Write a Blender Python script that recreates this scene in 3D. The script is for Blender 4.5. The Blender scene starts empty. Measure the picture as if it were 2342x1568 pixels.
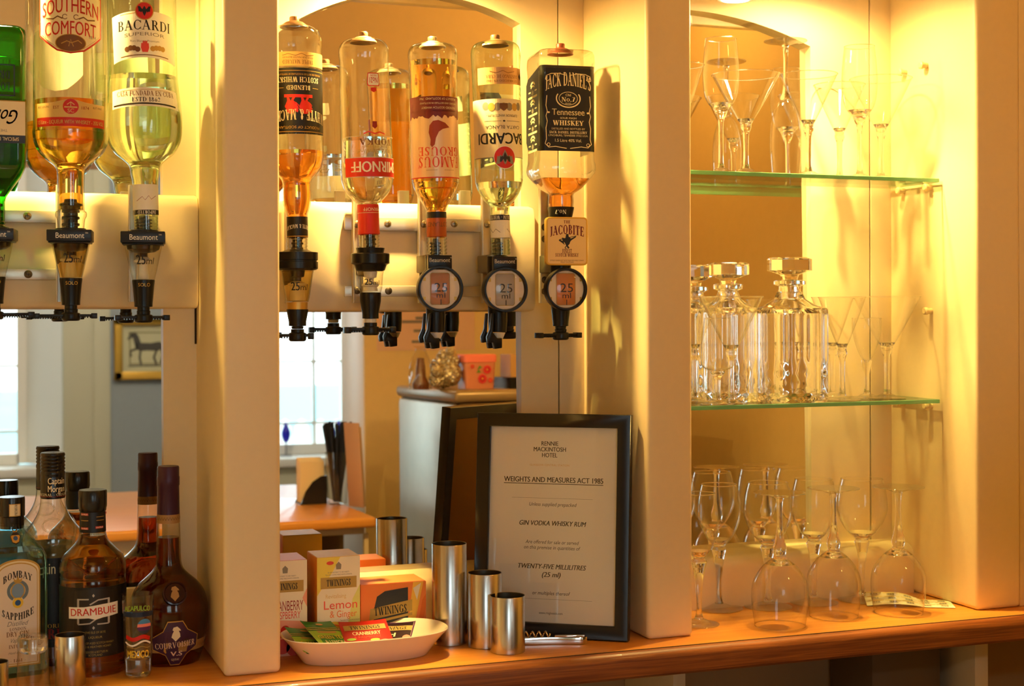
import bpy, bmesh, math, random
from mathutils import Vector, Matrix
random.seed(7)
pi = math.pi
D2R = math.radians
SC = bpy.context.scene
COL = SC.collection

# ------------------------------------------------------------------ camera
F = 3400.0; PCX = 1171.0; PCY = 708.0          # focal length and principal point for a 2342 x 1568 picture
YAW = D2R(20.5); ROLL = D2R(0.15)
ZC = 0.95                                      # back-bar top
ZE = ZC + 0.467                                # eye height
cam_data = bpy.data.cameras.new('camera')
cam = bpy.data.objects.new('camera', cam_data); COL.objects.link(cam)
cam_data.sensor_width = 36.0
cam_data.lens = 36.0 * F / 2342.0
cam_data.shift_y = -(784.0 - PCY) / 2342.0
cam_data.clip_start = 0.02
cam.matrix_world = (Matrix.Translation((0, 0, ZE)) @ Matrix.Rotation(-YAW, 4, 'Z')
                    @ Matrix.Rotation(pi / 2, 4, 'X') @ Matrix.Rotation(-ROLL, 4, 'Z'))
cam_data.dof.use_dof = True
cam_data.dof.focus_distance = 2.06
cam_data.dof.aperture_fstop = 7.0
SC.camera = cam

# ------------------------------------------------------------------ world, exposure, sampling depth
SC.view_settings.view_transform = 'Standard'
SC.view_settings.look = 'None'
SC.view_settings.exposure = 0.0
SC.view_settings.gamma = 1.0
SC.view_settings.use_curve_mapping = False
w = bpy.data.worlds.new('daylight'); SC.world = w; w.use_nodes = True
wn = w.node_tree.nodes; wn['Background'].inputs[0].default_value = (0.80, 0.93, 1.0, 1)
wn['Background'].inputs[1].default_value = 4.8
cy = SC.cycles
cy.max_bounces = 24; cy.diffuse_bounces = 5; cy.glossy_bounces = 10
cy.transmission_bounces = 20; cy.transparent_max_bounces = 48
cy.caustics_refractive = True; cy.caustics_reflective = False
cy.sample_clamp_indirect = 6.0
cy.blur_glossy = 0.3
LAMP_WIDE, LAMP_BEAM = 23.0, 74.0               # watts of the wide flood and of the narrow downward beam of each lamp
ROOM_L = 110.0                                  # radiance of the added white globe in the room behind the camera
AISLE_L = 46.0                                # radiance of the added globe lamp over the bar aisle
LAMP_COL = (1.0, 0.645, 0.20)

# ------------------------------------------------------------------ measuring helpers: a picture point on a plane of the room
cY, sY = math.cos(YAW), math.sin(YAW)
def ray(px, py):
    u, v = px - PCX, PCY - py
    cr, sr = math.cos(ROLL), math.sin(ROLL)
    u, v = u * cr + v * sr, -u * sr + v * cr
    x, z = u / F, v / F
    return Vector((cY * x + sY, cY - sY * x, z))
def at(px, py, Y):
    d = ray(px, py); t = Y / d.y
    return Vector((d.x * t, Y, ZE + d.z * t))
def depth(px, Y):
    return Y / ray(px, PCY).y
def on(px, py, Z=ZC):
    d = ray(px, py); t = (Z - ZE) / d.z
    return Vector((d.x * t, d.y * t, Z))
YF, YB, YM = 1.90, 2.125, 2.137                # pillar fronts, back boards, mirror
MT = D2R(0.6)                                  # the mirror leans back a little
MN = Vector((0, -math.cos(MT), math.sin(MT))); MO = Vector((0, YM, 1.40))
def ref(px, py, Y=None, Z=None):               # the room point seen in the mirror at a picture point
    o = Vector((0, 0, ZE)); d = ray(px, py)
    t = (MO - o).dot(MN) / d.dot(MN); h = o + d * t
    r = d - 2 * d.dot(MN) * MN
    k = (Y - h.y) / r.y if Y is not None else (Z - h.z) / r.z
    return h + r * k

# ------------------------------------------------------------------ materials
MATS = {}
def lin(c):
    return tuple((x / 12.92 if x <= 0.04045 else ((x + 0.055) / 1.055) ** 2.4) for x in c)
def S(r, g, b): return lin((r / 255, g / 255, b / 255))
def mat(name, col=(0.8, 0.8, 0.8), rough=0.5, metal=0.0, bump=0.0, scale=60.0, var=0.0, trans=0.0, ior=1.45, spec=0.5, emit=0.0, aniso=None, coat=0.0):
    if name in MATS: return MATS[name]
    m = bpy.data.materials.new(name); m.use_nodes = True
    nt = m.node_tree; b = nt.nodes['Principled BSDF']
    b.inputs['Base Color'].default_value = (*col, 1)
    b.inputs['Roughness'].default_value = rough
    b.inputs['Metallic'].default_value = metal
    b.inputs['IOR'].default_value = ior
    b.inputs['Transmission Weight'].default_value = trans
    b.inputs['Specular IOR Level'].default_value = spec
    b.inputs['Coat Weight'].default_value = coat
    if emit:
        b.inputs['Emission Color'].default_value = (*col, 1); b.inputs['Emission Strength'].default_value = emit
    if bump or var:
        tc = nt.nodes.new('ShaderNodeTexCoord'); mp = nt.nodes.new('ShaderNodeMapping')
        nt.links.new(tc.outputs['Object'], mp.inputs[0])
        if aniso: mp.inputs['Scale'].default_value = aniso
        n = nt.nodes.new('ShaderNodeTexNoise'); n.inputs['Scale'].default_value = scale; n.inputs['Detail'].default_value = 4
        nt.links.new(mp.outputs[0], n.inputs['Vector'])
        if bump:
            bp = nt.nodes.new('ShaderNodeBump'); bp.inputs['Strength'].default_value = bump; bp.inputs['Distance'].default_value = 0.002
            nt.links.new(n.outputs['Fac'], bp.inputs['Height']); nt.links.new(bp.outputs[0], b.inputs['Normal'])
        if var:
            mx = nt.nodes.new('ShaderNodeMix'); mx.data_type = 'RGBA'
            mx.inputs[6].default_value = (*[c * (1 - var) for c in col], 1); mx.inputs[7].default_value = (*[min(1, c * (1 + var)) for c in col], 1)
            nt.links.new(n.outputs['Fac'], mx.inputs[0]); nt.links.new(mx.outputs[2], b.inputs['Base Color'])
    MATS[name] = m
    return m
def wood(name, c1, c2, axis=(0.6, 14, 14), rough=0.35, coat=0.2, scale=5.0):
    m = mat(name, c1, rough, coat=coat); nt = m.node_tree; b = nt.nodes['Principled BSDF']
    tc = nt.nodes.new('ShaderNodeTexCoord'); mp = nt.nodes.new('ShaderNodeMapping'); mp.inputs['Scale'].default_value = axis
    n = nt.nodes.new('ShaderNodeTexNoise'); n.inputs['Scale'].default_value = scale; n.inputs['Detail'].default_value = 6; n.inputs['Distortion'].default_value = 1.2
    r = nt.nodes.new('ShaderNodeValToRGB'); r.color_ramp.elements[0].position = 0.3; r.color_ramp.elements[1].position = 0.72
    r.color_ramp.elements[0].color = (*c2, 1); r.color_ramp.elements[1].color = (*c1, 1)
    nt.links.new(tc.outputs['Object'], mp.inputs[0]); nt.links.new(mp.outputs[0], n.inputs['Vector'])
    nt.links.new(n.outputs['Fac'], r.inputs[0]); nt.links.new(r.outputs[0], b.inputs['Base Color'])
    bp = nt.nodes.new('ShaderNodeBump'); bp.inputs['Strength'].default_value = 0.15; bp.inputs['Distance'].default_value = 0.001
    nt.links.new(n.outputs['Fac'], bp.inputs['Height']); nt.links.new(bp.outputs[0], b.inputs['Normal'])
    return m
def thin(name, tint=(1, 1, 1), edge=(0.75, 0.75, 0.7), f0=0.05, fmax=0.85, ripple=0.0, power=4.0):
    """Thin clear glass wall: lets light through, mirrors more towards its outline."""
    if name in MATS: return MATS[name]
    m = bpy.data.materials.new(name); m.use_nodes = True; nt = m.node_tree; nt.nodes.clear()
    out = nt.nodes.new('ShaderNodeOutputMaterial'); mix = nt.nodes.new('ShaderNodeMixShader')
    tr = nt.nodes.new('ShaderNodeBsdfTransparent'); gl = nt.nodes.new('ShaderNodeBsdfGlossy'); gl.inputs['Roughness'].default_value = 0.015
    lw = nt.nodes.new('ShaderNodeLayerWeight'); lw.inputs['Blend'].default_value = 0.5
    pw = nt.nodes.new('ShaderNodeMath'); pw.operation = 'POWER'; pw.inputs[1].default_value = power
    ml = nt.nodes.new('ShaderNodeMath'); ml.operation = 'MULTIPLY_ADD'; ml.inputs[1].default_value = fmax - f0; ml.inputs[2].default_value = f0
    cx = nt.nodes.new('ShaderNodeMix'); cx.data_type = 'RGBA'; cx.inputs[6].default_value = (*tint, 1); cx.inputs[7].default_value = (*edge, 1)
    p2 = nt.nodes.new('ShaderNodeMath'); p2.operation = 'POWER'; p2.inputs[1].default_value = 3.0
    L = nt.links.new
    L(lw.outputs['Facing'], pw.inputs[0]); L(pw.outputs[0], ml.inputs[0]); L(ml.outputs[0], mix.inputs[0])
    L(lw.outputs['Facing'], p2.inputs[0]); L(p2.outputs[0], cx.inputs[0]); L(cx.outputs[2], tr.inputs['Color'])
    L(tr.outputs[0], mix.inputs[1]); L(gl.outputs[0], mix.inputs[2]); L(mix.outputs[0], out.inputs[0])
    if ripple:
        tc = nt.nodes.new('ShaderNodeTexCoord'); n = nt.nodes.new('ShaderNodeTexNoise'); n.inputs['Scale'].default_value = 45
        bp = nt.nodes.new('ShaderNodeBump'); bp.inputs['Strength'].default_value = ripple; bp.inputs['Distance'].default_value = 0.004
        L(tc.outputs['Object'], n.inputs['Vector']); L(n.outputs['Fac'], bp.inputs['Height']); L(bp.outputs[0], gl.inputs['Normal'])
    MATS[name] = m
    return m
def glass(name, col=(1, 1, 1), ior=1.45, rough=0.0):
    return mat(name, col, rough, trans=1.0, ior=ior)

CREAM = mat('cream_paint', S(240, 221, 178), 0.42, bump=0.06, scale=90, var=0.03)
CREAM2 = mat('cream_paint_back_board', S(240, 221, 178), 0.45, bump=0.05, scale=70, var=0.03)
YWALL = mat('yellow_cream_wall_paint', S(230, 200, 132), 0.6, bump=0.08, scale=40, var=0.04)
WHITEP = mat('white_gloss_paint', S(235, 232, 222), 0.35)
GREYW = mat('grey_blue_wall_paint', S(150, 158, 160), 0.6, bump=0.05, scale=50, var=0.03)
SHUT = mat('olive_cream_shutter_paint', S(200, 196, 168), 0.5)
GAP = mat('dark_gap_line', S(52, 36, 18), 0.9)
BLACKP = mat('black_plastic', (0.008, 0.008, 0.009), 0.30, spec=0.35)
BLACKG = mat('glossy_black_cap', (0.012, 0.011, 0.012), 0.22, bump=0.03, scale=200)
NAVYB = mat('blue_black_plastic', S(26, 32, 44), 0.35)
WHITEPL = mat('white_plastic', S(236, 232, 220), 0.4)
ALU = mat('brushed_aluminium', S(222, 214, 196), 0.38, metal=0.75, bump=0.04, scale=30, aniso=(1, 1, 40))
STEEL = mat('brushed_steel', S(205, 202, 196), 0.24, metal=1.0, bump=0.05, scale=12, aniso=(60, 60, 0.3), var=0.08)
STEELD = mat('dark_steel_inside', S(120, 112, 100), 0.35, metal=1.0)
CHROME = mat('polished_chrome', S(225, 222, 216), 0.08, metal=1.0)
SCREWM = mat('screw_steel', S(200, 190, 165), 0.3, metal=1.0)
COUNTER = wood('orange_pine_counter', S(222, 152, 66), S(206, 132, 50), rough=0.34)
EDGEW = wood('brown_pine_edge', S(158, 92, 38), S(104, 50, 16), axis=(0.9, 20, 40), rough=0.45, coat=0.1, scale=7)
GLASSW = thin('wine_glass_wall', (0.997, 0.997, 0.992), (0.90, 0.88, 0.78), 0.035, 0.95, power=2.4)
AIRG = glass('hollow_inside_glass', (1, 1, 1), 1 / 1.46)
FOOTG = thin('glass_foot', (0.998, 0.998, 0.99), (0.95, 0.94, 0.88), 0.12, 0.9, power=3.0)
SOLIDG = glass('solid_clear_glass', (1, 1, 1), 1.46)
BOTTLEG = thin('clear_bottle_glass', (0.975, 0.98, 0.955), (0.52, 0.52, 0.40), 0.07, 0.9, ripple=0.16, power=2.6)
DARKGL = thin('amber_bottle_glass', (0.93, 0.88, 0.78), (0.40, 0.30, 0.18), 0.03, 0.7, ripple=0.08, power=3.2)
GREENISH = thin('pale_green_bottle_glass', (0.93, 0.98, 0.90), (0.36, 0.62, 0.28), 0.07, 0.9, ripple=0.16, power=2.6)
PAPER = mat('white_paper', S(243, 238, 226), 0.6)
INK = mat('black_ink', (0.012, 0.011, 0.012), 0.5)
INKG = mat('grey_ink', S(120, 116, 108), 0.6)

# ------------------------------------------------------------------ object helpers
def tag(o, label=None, cat=None, group=None, kind=None):
    if label: o['label'] = label
    if cat: o['category'] = cat
    if group: o['group'] = group
    if kind: o['kind'] = kind
    return o
def thing(name, loc, label, cat, group=None, rot=(0, 0, 0)):
    o = bpy.data.objects.new(name, None); COL.objects.link(o)
    o.empty_display_size = 0.02
    o.location = loc; o.rotation_euler = rot
    return tag(o, label, cat, group)
def copy_tree(o, parent=None):
    c = o.copy(); COL.objects.link(c)
    if parent: c.parent = parent
    for ch in [x for x in o.children]: copy_tree(ch, c)
    return c

class MB:
    def __init__(s): s.v = []; s.f = []; s.m = []
    def add(s, vs, fs, m=0, M=None):
        k = len(s.v)
        s.v += [tuple(M @ Vector(p)) if M else tuple(p) for p in vs]
        s.f += [tuple(i + k for i in f) for f in fs]; s.m += [m] * len(fs)
        return s
    def box(s, x0, x1, y0, y1, z0, z1, m=0, M=None):
        vs = [(x, y, z) for x in (x0, x1) for y in (y0, y1) for z in (z0, z1)]
        return s.add(vs, [(0, 1, 3, 2), (4, 6, 7, 5), (0, 4, 5, 1), (2, 3, 7, 6), (0, 2, 6, 4), (1, 5, 7, 3)], m, M)
    def loft(s, rings, m=0, M=None, cap0=True, cap1=True):
        n = len(rings[0]); vs = [p for r in rings for p in r]; fs = []
        for i in range(len(rings) - 1):
            for j in range(n):
                fs.append((i * n + j, i * n + (j + 1) % n, (i + 1) * n + (j + 1) % n, (i + 1) * n + j))
        if cap0: fs.append(tuple(reversed(range(n))))
        if cap1: fs.append(tuple((len(rings) - 1) * n + j for j in range(n)))
        return s.add(vs, fs, m, M)
    def lathe(s, prof, n=48, m=0, M=None, cap0=False, cap1=False, ripple=None):
        """prof: (r, z) pairs; ripple(z, angle) -> factor on r."""
        rings = []
        for r, z in prof:
            rr = max(r, 1e-5)
            rings.append([(rr * (ripple(z, 2 * pi * j / n) if ripple else 1) * math.cos(2 * pi * j / n),
                           rr * (ripple(z, 2 * pi * j / n) if ripple else 1) * math.sin(2 * pi * j / n), z) for j in range(n)])
        if prof[0][1] > prof[-1][1]: rings.reverse(); cap0, cap1 = cap1, cap0
        return s.loft(rings, m, M, cap0, cap1)
    def tube(s, pts, r, n=10, m=0, cap=True):
        pts = [Vector(p) for p in pts]; rings = []
        rs = r if isinstance(r, (list, tuple)) else [r] * len(pts)
        up = Vector((0, 0, 1))
        for i, p in enumerate(pts):
            t = (pts[min(i + 1, len(pts) - 1)] - pts[max(i - 1, 0)]).normalized()
            a = t.cross(up if abs(t.z) < 0.9 else Vector((1, 0, 0))).normalized(); b = t.cross(a)
            rings.append([tuple(p + a * rs[i] * math.cos(2 * pi * j / n) + b * rs[i] * math.sin(2 * pi * j / n)) for j in range(n)])
        return s.loft(rings, m, None, cap, cap)
    def prism(s, poly, y0, y1, m=0, M=None):
        """poly in (x, z), pushed along y."""
        return s.loft([[(x, y0, z) for x, z in poly], [(x, y1, z) for x, z in poly]], m, M)
    def build(s, name, mats, parent=None, smooth=35, loc=None, bevel=0.0, bseg=2):
        me = bpy.data.meshes.new(name)
        me.from_pydata(s.v, [], s.f)
        for mm in (mats if isinstance(mats, (list, tuple)) else [mats]): me.materials.append(mm)
        me.polygons.foreach_set('material_index', s.m)
        bm = bmesh.new(); bm.from_mesh(me)
        bmesh.ops.remove_doubles(bm, verts=bm.verts, dist=1e-6)
        bmesh.ops.recalc_face_normals(bm, faces=bm.faces)
        if bevel:
            es = [e for e in bm.edges if len(e.link_faces) == 2 and e.calc_face_angle(0) > D2R(40)]
            bmesh.ops.bevel(bm, geom=es, offset=bevel, segments=bseg, profile=0.5, affect='EDGES', clamp_overlap=True)
        bm.to_mesh(me); bm.free()
        if smooth:
            me.polygons.foreach_set('use_smooth', [True] * len(me.polygons))
            me.set_sharp_from_angle(angle=D2R(smooth))
        o = bpy.data.objects.new(name, me); COL.objects.link(o)
        if parent: o.parent = parent
        if loc is not None: o.location = loc
        return o
def rrect(hx, hy, r, z, n=6, cx=0, cy=0):
    pts = []
    for sx, sy, a0 in ((1, 1, 0), (-1, 1, 90), (-1, -1, 180), (1, -1, 270)):
        for k in range(n + 1):
            a = D2R(a0 + 90 * k / n)
            pts.append((cx + sx * (hx - r) + r * math.cos(a), cy + sy * (hy - r) + r * math.sin(a), z))
    return pts
def smoothprof(pr, k=4):
    """Catmull-Rom through profile points."""
    out = []
    for i in range(len(pr) - 1):
        p0, p1, p2, p3 = pr[max(i - 1, 0)], pr[i], pr[i + 1], pr[min(i + 2, len(pr) - 1)]
        for j in range(k):
            t = j / k; q = []
            for a in (0, 1):
                q.append(0.5 * (2 * p1[a] + (p2[a] - p0[a]) * t + (2 * p0[a] - 5 * p1[a] + 4 * p2[a] - p3[a]) * t * t + (3 * p1[a] - p0[a] - 3 * p2[a] + p3[a]) * t ** 3))
            out.append((max(q[0], 0.0), q[1]))
    out.append(pr[-1])
    return out

# ------------------------------------------------------------------ lettering
_tx = bpy.data.curves.new('lettering', 'FONT'); _to = bpy.data.objects.new('lettering', _tx)
_cache = {}
def sans(txt, bold=0.0):
    if bold:                                   # bold: the same letters drawn three times side by side
        v0, f0 = sans(txt); n = len(v0); vs = []; fs = []
        for i, d in enumerate((-bold, 0, bold)):
            vs += [(x + d * 0.9, y) for x, y in v0]; fs += [tuple(k + i * n for k in f) for f in f0]
        return vs, fs
    key = (txt, bold)
    if key not in _cache:
        COL.objects.link(_to); _tx.body = txt; _tx.size = 1.0; _tx.offset = bold; _tx.resolution_u = 3
        bpy.context.view_layer.update()
        dg = bpy.context.evaluated_depsgraph_get(); ev = _to.evaluated_get(dg); me = ev.to_mesh()
        vs = [(v.co.x, v.co.y) for v in me.vertices]; fs = [tuple(p.vertices) for p in me.polygons]
        ev.to_mesh_clear(); COL.objects.unlink(_to)
        _cache[key] = (vs, fs)
    return _cache[key]
# serif capitals and figures drawn from strokes: V = upright or slanted stroke, H = bar, A = arc with swelling sides, K = foot or head serif
TK, TN = 0.17, 0.06
GL = {
 'A': (.80, 'V .10 0 .40 1 t;V .68 0 .38 1 T;H .22 .58 .34;K .10 0 .12;K .68 0 .15'),
 'B': (.72, 'V .19 0 .19 1 T;H .05 .38 .97;H .19 .38 .53;H .05 .38 .03;A .36 .755 .26 .245 -90 90;A .36 .265 .30 .265 -90 90'),
 'C': (.78, 'A .43 .5 .38 .5 40 320;V .72 .68 .72 .95 t;V .72 .05 .72 .3 n'),
 'D': (.82, 'V .19 0 .19 1 T;H .05 .38 .97;H .05 .38 .03;A .36 .5 .42 .5 -90 90'),
 'E': (.66, 'V .19 0 .19 1 T;H .05 .60 .97;H .19 .48 .52;H .05 .62 .03;V .58 .72 .58 1 t;V .60 0 .60 .28 t;V .48 .40 .48 .64 n'),
 'F': (.62, 'V .19 0 .19 1 T;H .05 .58 .97;H .19 .46 .50;K .19 0 .16;V .56 .72 .56 1 t;V .46 .38 .46 .62 n'),
 'G': (.82, 'A .43 .5 .38 .5 40 320;V .72 .68 .72 .95 t;V .68 .05 .68 .44 T;H .54 .82 .43'),
 'H': (.86, 'V .19 0 .19 1 T;V .67 0 .67 1 T;H .19 .67 .52;K .19 0 .15;K .67 0 .15;K .19 1 .15;K .67 1 .15'),
 'I': (.38, 'V .19 0 .19 1 T;K .19 0 .15;K .19 1 .15'),
 'J': (.46, 'V .27 .12 .27 1 T;K .27 1 .15;A .14 .14 .21 .2 -120 0'),
 'K': (.80, 'V .19 0 .19 1 T;K .19 0 .15;K .19 1 .15;V .22 .40 .62 1 t;V .70 0 .36 .58 T;K .68 0 .13;K .62 1 .12'),
 'L': (.66, 'V .19 0 .19 1 T;K .19 1 .15;H .05 .62 .03;V .60 0 .60 .30 t'),
 'M': (1.0, 'V .14 0 .14 1 t;V .20 1 .50 .05 T;V .52 .05 .82 1 t;V .84 0 .84 1 T;K .14 0 .12;K .84 0 .15;K .14 1 .12;K .86 1 .12'),
 'N': (.86, 'V .14 0 .14 1 t;V .18 1 .70 0 T;V .72 0 .72 1 t;K .14 0 .12;K .12 1 .12;K .72 1 .12'),
 'O': (.86, 'A .43 .5 .38 .5 0 360'),
 'P': (.68, 'V .19 0 .19 1 T;K .19 0 .15;H .05 .36 .97;H .19 .36 .47;A .34 .72 .29 .28 -90 90'),
 'Q': (.86, 'A .43 .5 .38 .5 0 360;V .48 .1 .78 -.18 T'),
 'R': (.78, 'V .19 0 .19 1 T;K .19 0 .15;H .05 .36 .97;H .19 .36 .49;A .34 .73 .28 .27 -90 90;V .68 0 .40 .50 T;K .68 0 .12'),
 'S': (.60, 'A .30 .74 .20 .26 30 250;A .30 .27 .23 .27 -150 80;V .52 .72 .52 .96 t;V .08 .04 .08 .28 t;V .42 .36 .18 .64 T'),
 'T': (.74, 'V .37 0 .37 1 T;K .37 0 .15;H .05 .69 .97;V .08 .72 .08 1 t;V .66 .72 .66 1 t'),
 'U': (.84, 'V .19 .3 .19 1 T;V .68 .3 .68 1 t;K .19 1 .15;K .68 1 .12;A .435 .3 .30 .3 180 360'),
 'V': (.80, 'V .12 1 .40 0 T;V .44 0 .68 1 t;K .14 1 .14;K .68 1 .12'),
 'W': (1.12, 'V .12 1 .36 0 T;V .38 0 .57 1 t;V .57 1 .78 0 T;V .80 0 1.0 1 t;K .14 1 .14;K 1.0 1 .12'),
 'X': (.80, 'V .14 1 .62 0 T;V .12 0 .66 1 t;K .16 1 .13;K .62 0 .13;K .12 0 .12;K .66 1 .12'),
 'Y': (.78, 'V .39 0 .39 .45 T;V .12 1 .39 .42 T;V .41 .42 .66 1 t;K .39 0 .15;K .14 1 .13;K .66 1 .12'),
 'Z': (.70, 'H .08 .62 .97;H .08 .62 .03;V .12 0 .58 1 T;V .10 .74 .10 1 t;V .62 0 .62 .28 t'),
 '&': (.86, 'A .36 .76 .18 .24 0 360;A .34 .27 .28 .27 90 370;V .70 0 .24 .72 T'),
 '0': (.62, 'A .31 .5 .27 .5 0 360'), '1': (.40, 'V .2 0 .2 1 T;K .2 0 .15;V .08 .8 .2 1 t'),
 '2': (.60, 'A .30 .72 .22 .28 -20 180;V .10 .03 .46 .60 t;H .06 .54 .06'), '5': (.58, 'H .14 .5 .96;V .14 .5 .14 1 t;A .28 .32 .24 .32 -150 110'),
 '6': (.62, 'A .31 .32 .26 .32 0 360;V .12 .4 .40 1 t'), '7': (.56, 'H .06 .52 .95;V .20 0 .48 .95 T'), '8': (.62, 'A .31 .75 .21 .25 0 360;A .31 .27 .26 .27 0 360'),
 '9': (.62, 'A .31 .68 .26 .32 0 360;V .22 0 .50 .6 t'), '.': (.26, 'V .12 0 .12 .14 T'), '-': (.4, 'H .06 .34 .4'), "'": (.2, 'V .1 .72 .1 1 T'), ' ': (.34, ''), ',': (.26, 'V .08 -.12 .14 .14 T'),
}
def serif(txt, bold=0.0):
    vs = []; fs = []; x = 0.0; T = TK + bold; N = TN + bold * 0.4
    def quad(a, b, c, d):
        k = len(vs); vs.extend([(x + p[0], p[1]) for p in (a, b, c, d)]); fs.append((k, k + 1, k + 2, k + 3))
    for ch in txt:
        sm = ch.islower() and ch.upper() in GL
        wd, st = GL.get(ch.upper(), GL[' '])
        k0 = len(vs)
        for part in st.split(';'):
            a = part.split()
            if not a: continue
            if a[0] == 'V':
                x0, y0, x1, y1 = map(float, a[1:5]); ww = {'T': T, 't': N, 'n': N * 0.8}[a[5]] / 2
                quad((x0 - ww, y0), (x0 + ww, y0), (x1 + ww, y1), (x1 - ww, y1))
            elif a[0] == 'H':
                x0, x1, y = map(float, a[1:4]); quad((x0, y - N / 2), (x1, y - N / 2), (x1, y + N / 2), (x0, y + N / 2))
            elif a[0] == 'K':
                xx, y, ww = map(float, a[1:4]); ww += bold * 0.4; y0, y1 = (0, N * 0.9) if y == 0 else (1 - N * 0.9, 1)
                quad((xx - ww, y0), (xx + ww, y0), (xx + ww, y1), (xx - ww, y1))
            elif a[0] == 'A':
                cx, cy_, rx, ry, a0, a1 = map(float, a[1:7]); n = max(6, int(abs(a1 - a0) / 15)); pr = None
                for i in range(n + 1):
                    t = D2R(a0 + (a1 - a0) * i / n); ww = N + (T - N) * abs(math.cos(t)) ** 1.5
                    o = (cx + rx * math.cos(t), cy_ + ry * math.sin(t)); q = (cx + (rx - ww) * math.cos(t), cy_ + (ry - N - 0.01) * math.sin(t))
                    if pr: quad(pr[0], o, q, pr[1])
                    pr = (o, q)
        if sm:
            for i in range(k0, len(vs)): vs[i] = (x + (vs[i][0] - x) * 0.76, vs[i][1] * 0.76)
            wd *= 0.78
        x += wd + 0.06
    return vs, fs

class Canvas:
    """A flat printed label; x to the right, y up, metres; layers lie 0.1 mm above each other."""
    def __init__(s): s.items = []
    def poly(s, pts, m, lay=0):
        s.items.append(([tuple(p) for p in pts], [tuple(range(len(pts)))], m, lay)); return s
    def rect(s, x0, x1, y0, y1, m, lay=0): return s.poly([(x0, y0), (x1, y0), (x1, y1), (x0, y1)], m, lay)
    def ell(s, cx, cy, rx, ry, m, lay=0, n=36, a0=0, a1=360):
        return s.poly([(cx + rx * math.cos(D2R(a0 + (a1 - a0) * i / n)), cy + ry * math.sin(D2R(a0 + (a1 - a0) * i / n))) for i in range(n if a1 - a0 == 360 else n + 1)], m, lay)
    def ring(s, cx, cy, rx, ry, wd, m, lay=0, n=40, a0=0, a1=360):
        vs = []; fs = []
        for i in range(n + 1):
            a = D2R(a0 + (a1 - a0) * i / n)
            vs += [(cx + rx * math.cos(a), cy + ry * math.sin(a)), (cx + (rx - wd) * math.cos(a), cy + (ry - wd) * math.sin(a))]
        for i in range(n): fs.append((2 * i, 2 * i + 2, 2 * i + 3, 2 * i + 1))
        s.items.append((vs, fs, m, lay)); return s
    def line(s, pts, wd, m, lay=0):
        vs = []; fs = []
        for i, p in enumerate(pts):
            a = Vector(pts[max(i - 1, 0)]); b = Vector(pts[min(i + 1, len(pts) - 1)]); t = (b - a).normalized(); n = Vector((-t.y, t.x)) * wd / 2
            vs += [(p[0] + n.x, p[1] + n.y), (p[0] - n.x, p[1] - n.y)]
        for i in range(len(pts) - 1): fs.append((2 * i, 2 * i + 1, 2 * i + 3, 2 * i + 2))
        s.items.append((vs, fs, m, lay)); return s
    def frame(s, x0, x1, y0, y1, wd, m, lay=0):
        s.rect(x0, x1, y0, y0 + wd, m, lay); s.rect(x0, x1, y1 - wd, y1, m, lay)
        s.rect(x0, x0 + wd, y0, y1, m, lay); return s.rect(x1 - wd, x1, y0, y1, m, lay)
    def text(s, txt, cx, cy, h, m, lay=1, w=None, font='sans', bold=0.0, shear=0.0, arc=0.0, rot=0.0, grow=0.0):
        """Centred text; w fits the width; arc bows it (height of the bow at the ends, + = middle up); grow widens the ends or the middle."""
        vs, fs = sans(txt, bold) if font == 'sans' else serif(txt, bold)
        if not vs: return s
        cap = 0.729 if font == 'sans' else 1.0
        xs = [v[0] for v in vs]; x0, x1 = min(xs), max(xs); k = h / cap
        kx = w / (x1 - x0) if w else k
        hw = (x1 - x0) / 2 * kx
        out = []
        for vx, vy in vs:
            X = (vx - (x0 + x1) / 2) * kx; Yv = vy * k - h / 2
            q = X / hw if hw else 0
            if grow: Yv *= 1 + grow * (1 - q * q)
            X += shear * Yv
            if arc: Yv += arc * (1 - q * q)
            if rot: X, Yv = X * math.cos(rot) - Yv * math.sin(rot), X * math.sin(rot) + Yv * math.cos(rot)
            out.append((cx + X, cy + Yv))
        s.items.append((out, fs, m, lay)); return s
    def mesh(s, name, mats, mapf, parent=None, flip=False, step=0.003, curved=True, base=0.0003, gap=0.0001, back=None):
        """mapf(x, y, off) -> local 3-D point."""
        bm = bmesh.new(); ly = bm.verts.layers.float.new('lay')
        used = []; items = s.items
        if back is None: back = len(items[0][1]) == 1 and len(items[0][0]) > 3
        if back: items = [(vs, fs, PAPER, -1) for vs, fs, m, lay in items if lay == 0 and len(fs) == 1 and len(vs) > 3] + items
        for vs, fs, m, lay in items:
            if m not in used: used.append(m)
            bv = []
            for x, y in vs:
                v = bm.verts.new((-x if flip else x, -y if flip else y, 0)); v[ly] = lay; bv.append(v)
            for f in fs:
                try: ff = bm.faces.new([bv[i] for i in f]); ff.material_index = used.index(m)
                except ValueError: pass
        bmesh.ops.triangulate(bm, faces=[f for f in bm.faces if len(f.verts) > 4])
        if curved:
            xs = [v.co.x for v in bm.verts]; x = math.floor(min(xs) / step) * step + step
            while x < max(xs):
                bmesh.ops.bisect_plane(bm, geom=bm.verts[:] + bm.edges[:] + bm.faces[:], plane_co=(x, 0, 0), plane_no=(1, 0, 0), dist=1e-7)
                x += step
        bm.normal_update()
        for f in bm.faces:
            if f.normal.z < 0: f.normal_flip()
        for v in bm.verts:
            v.co = Vector(mapf(v.co.x, v.co.y, base + gap * v[ly]))
        me = bpy.data.meshes.new(name); bm.to_mesh(me); bm.free()
        for m in used: me.materials.append(mats[m] if isinstance(mats, dict) else m)
        o = bpy.data.objects.new(name, me); COL.objects.link(o)
        if parent: o.parent = parent
        return o
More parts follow.
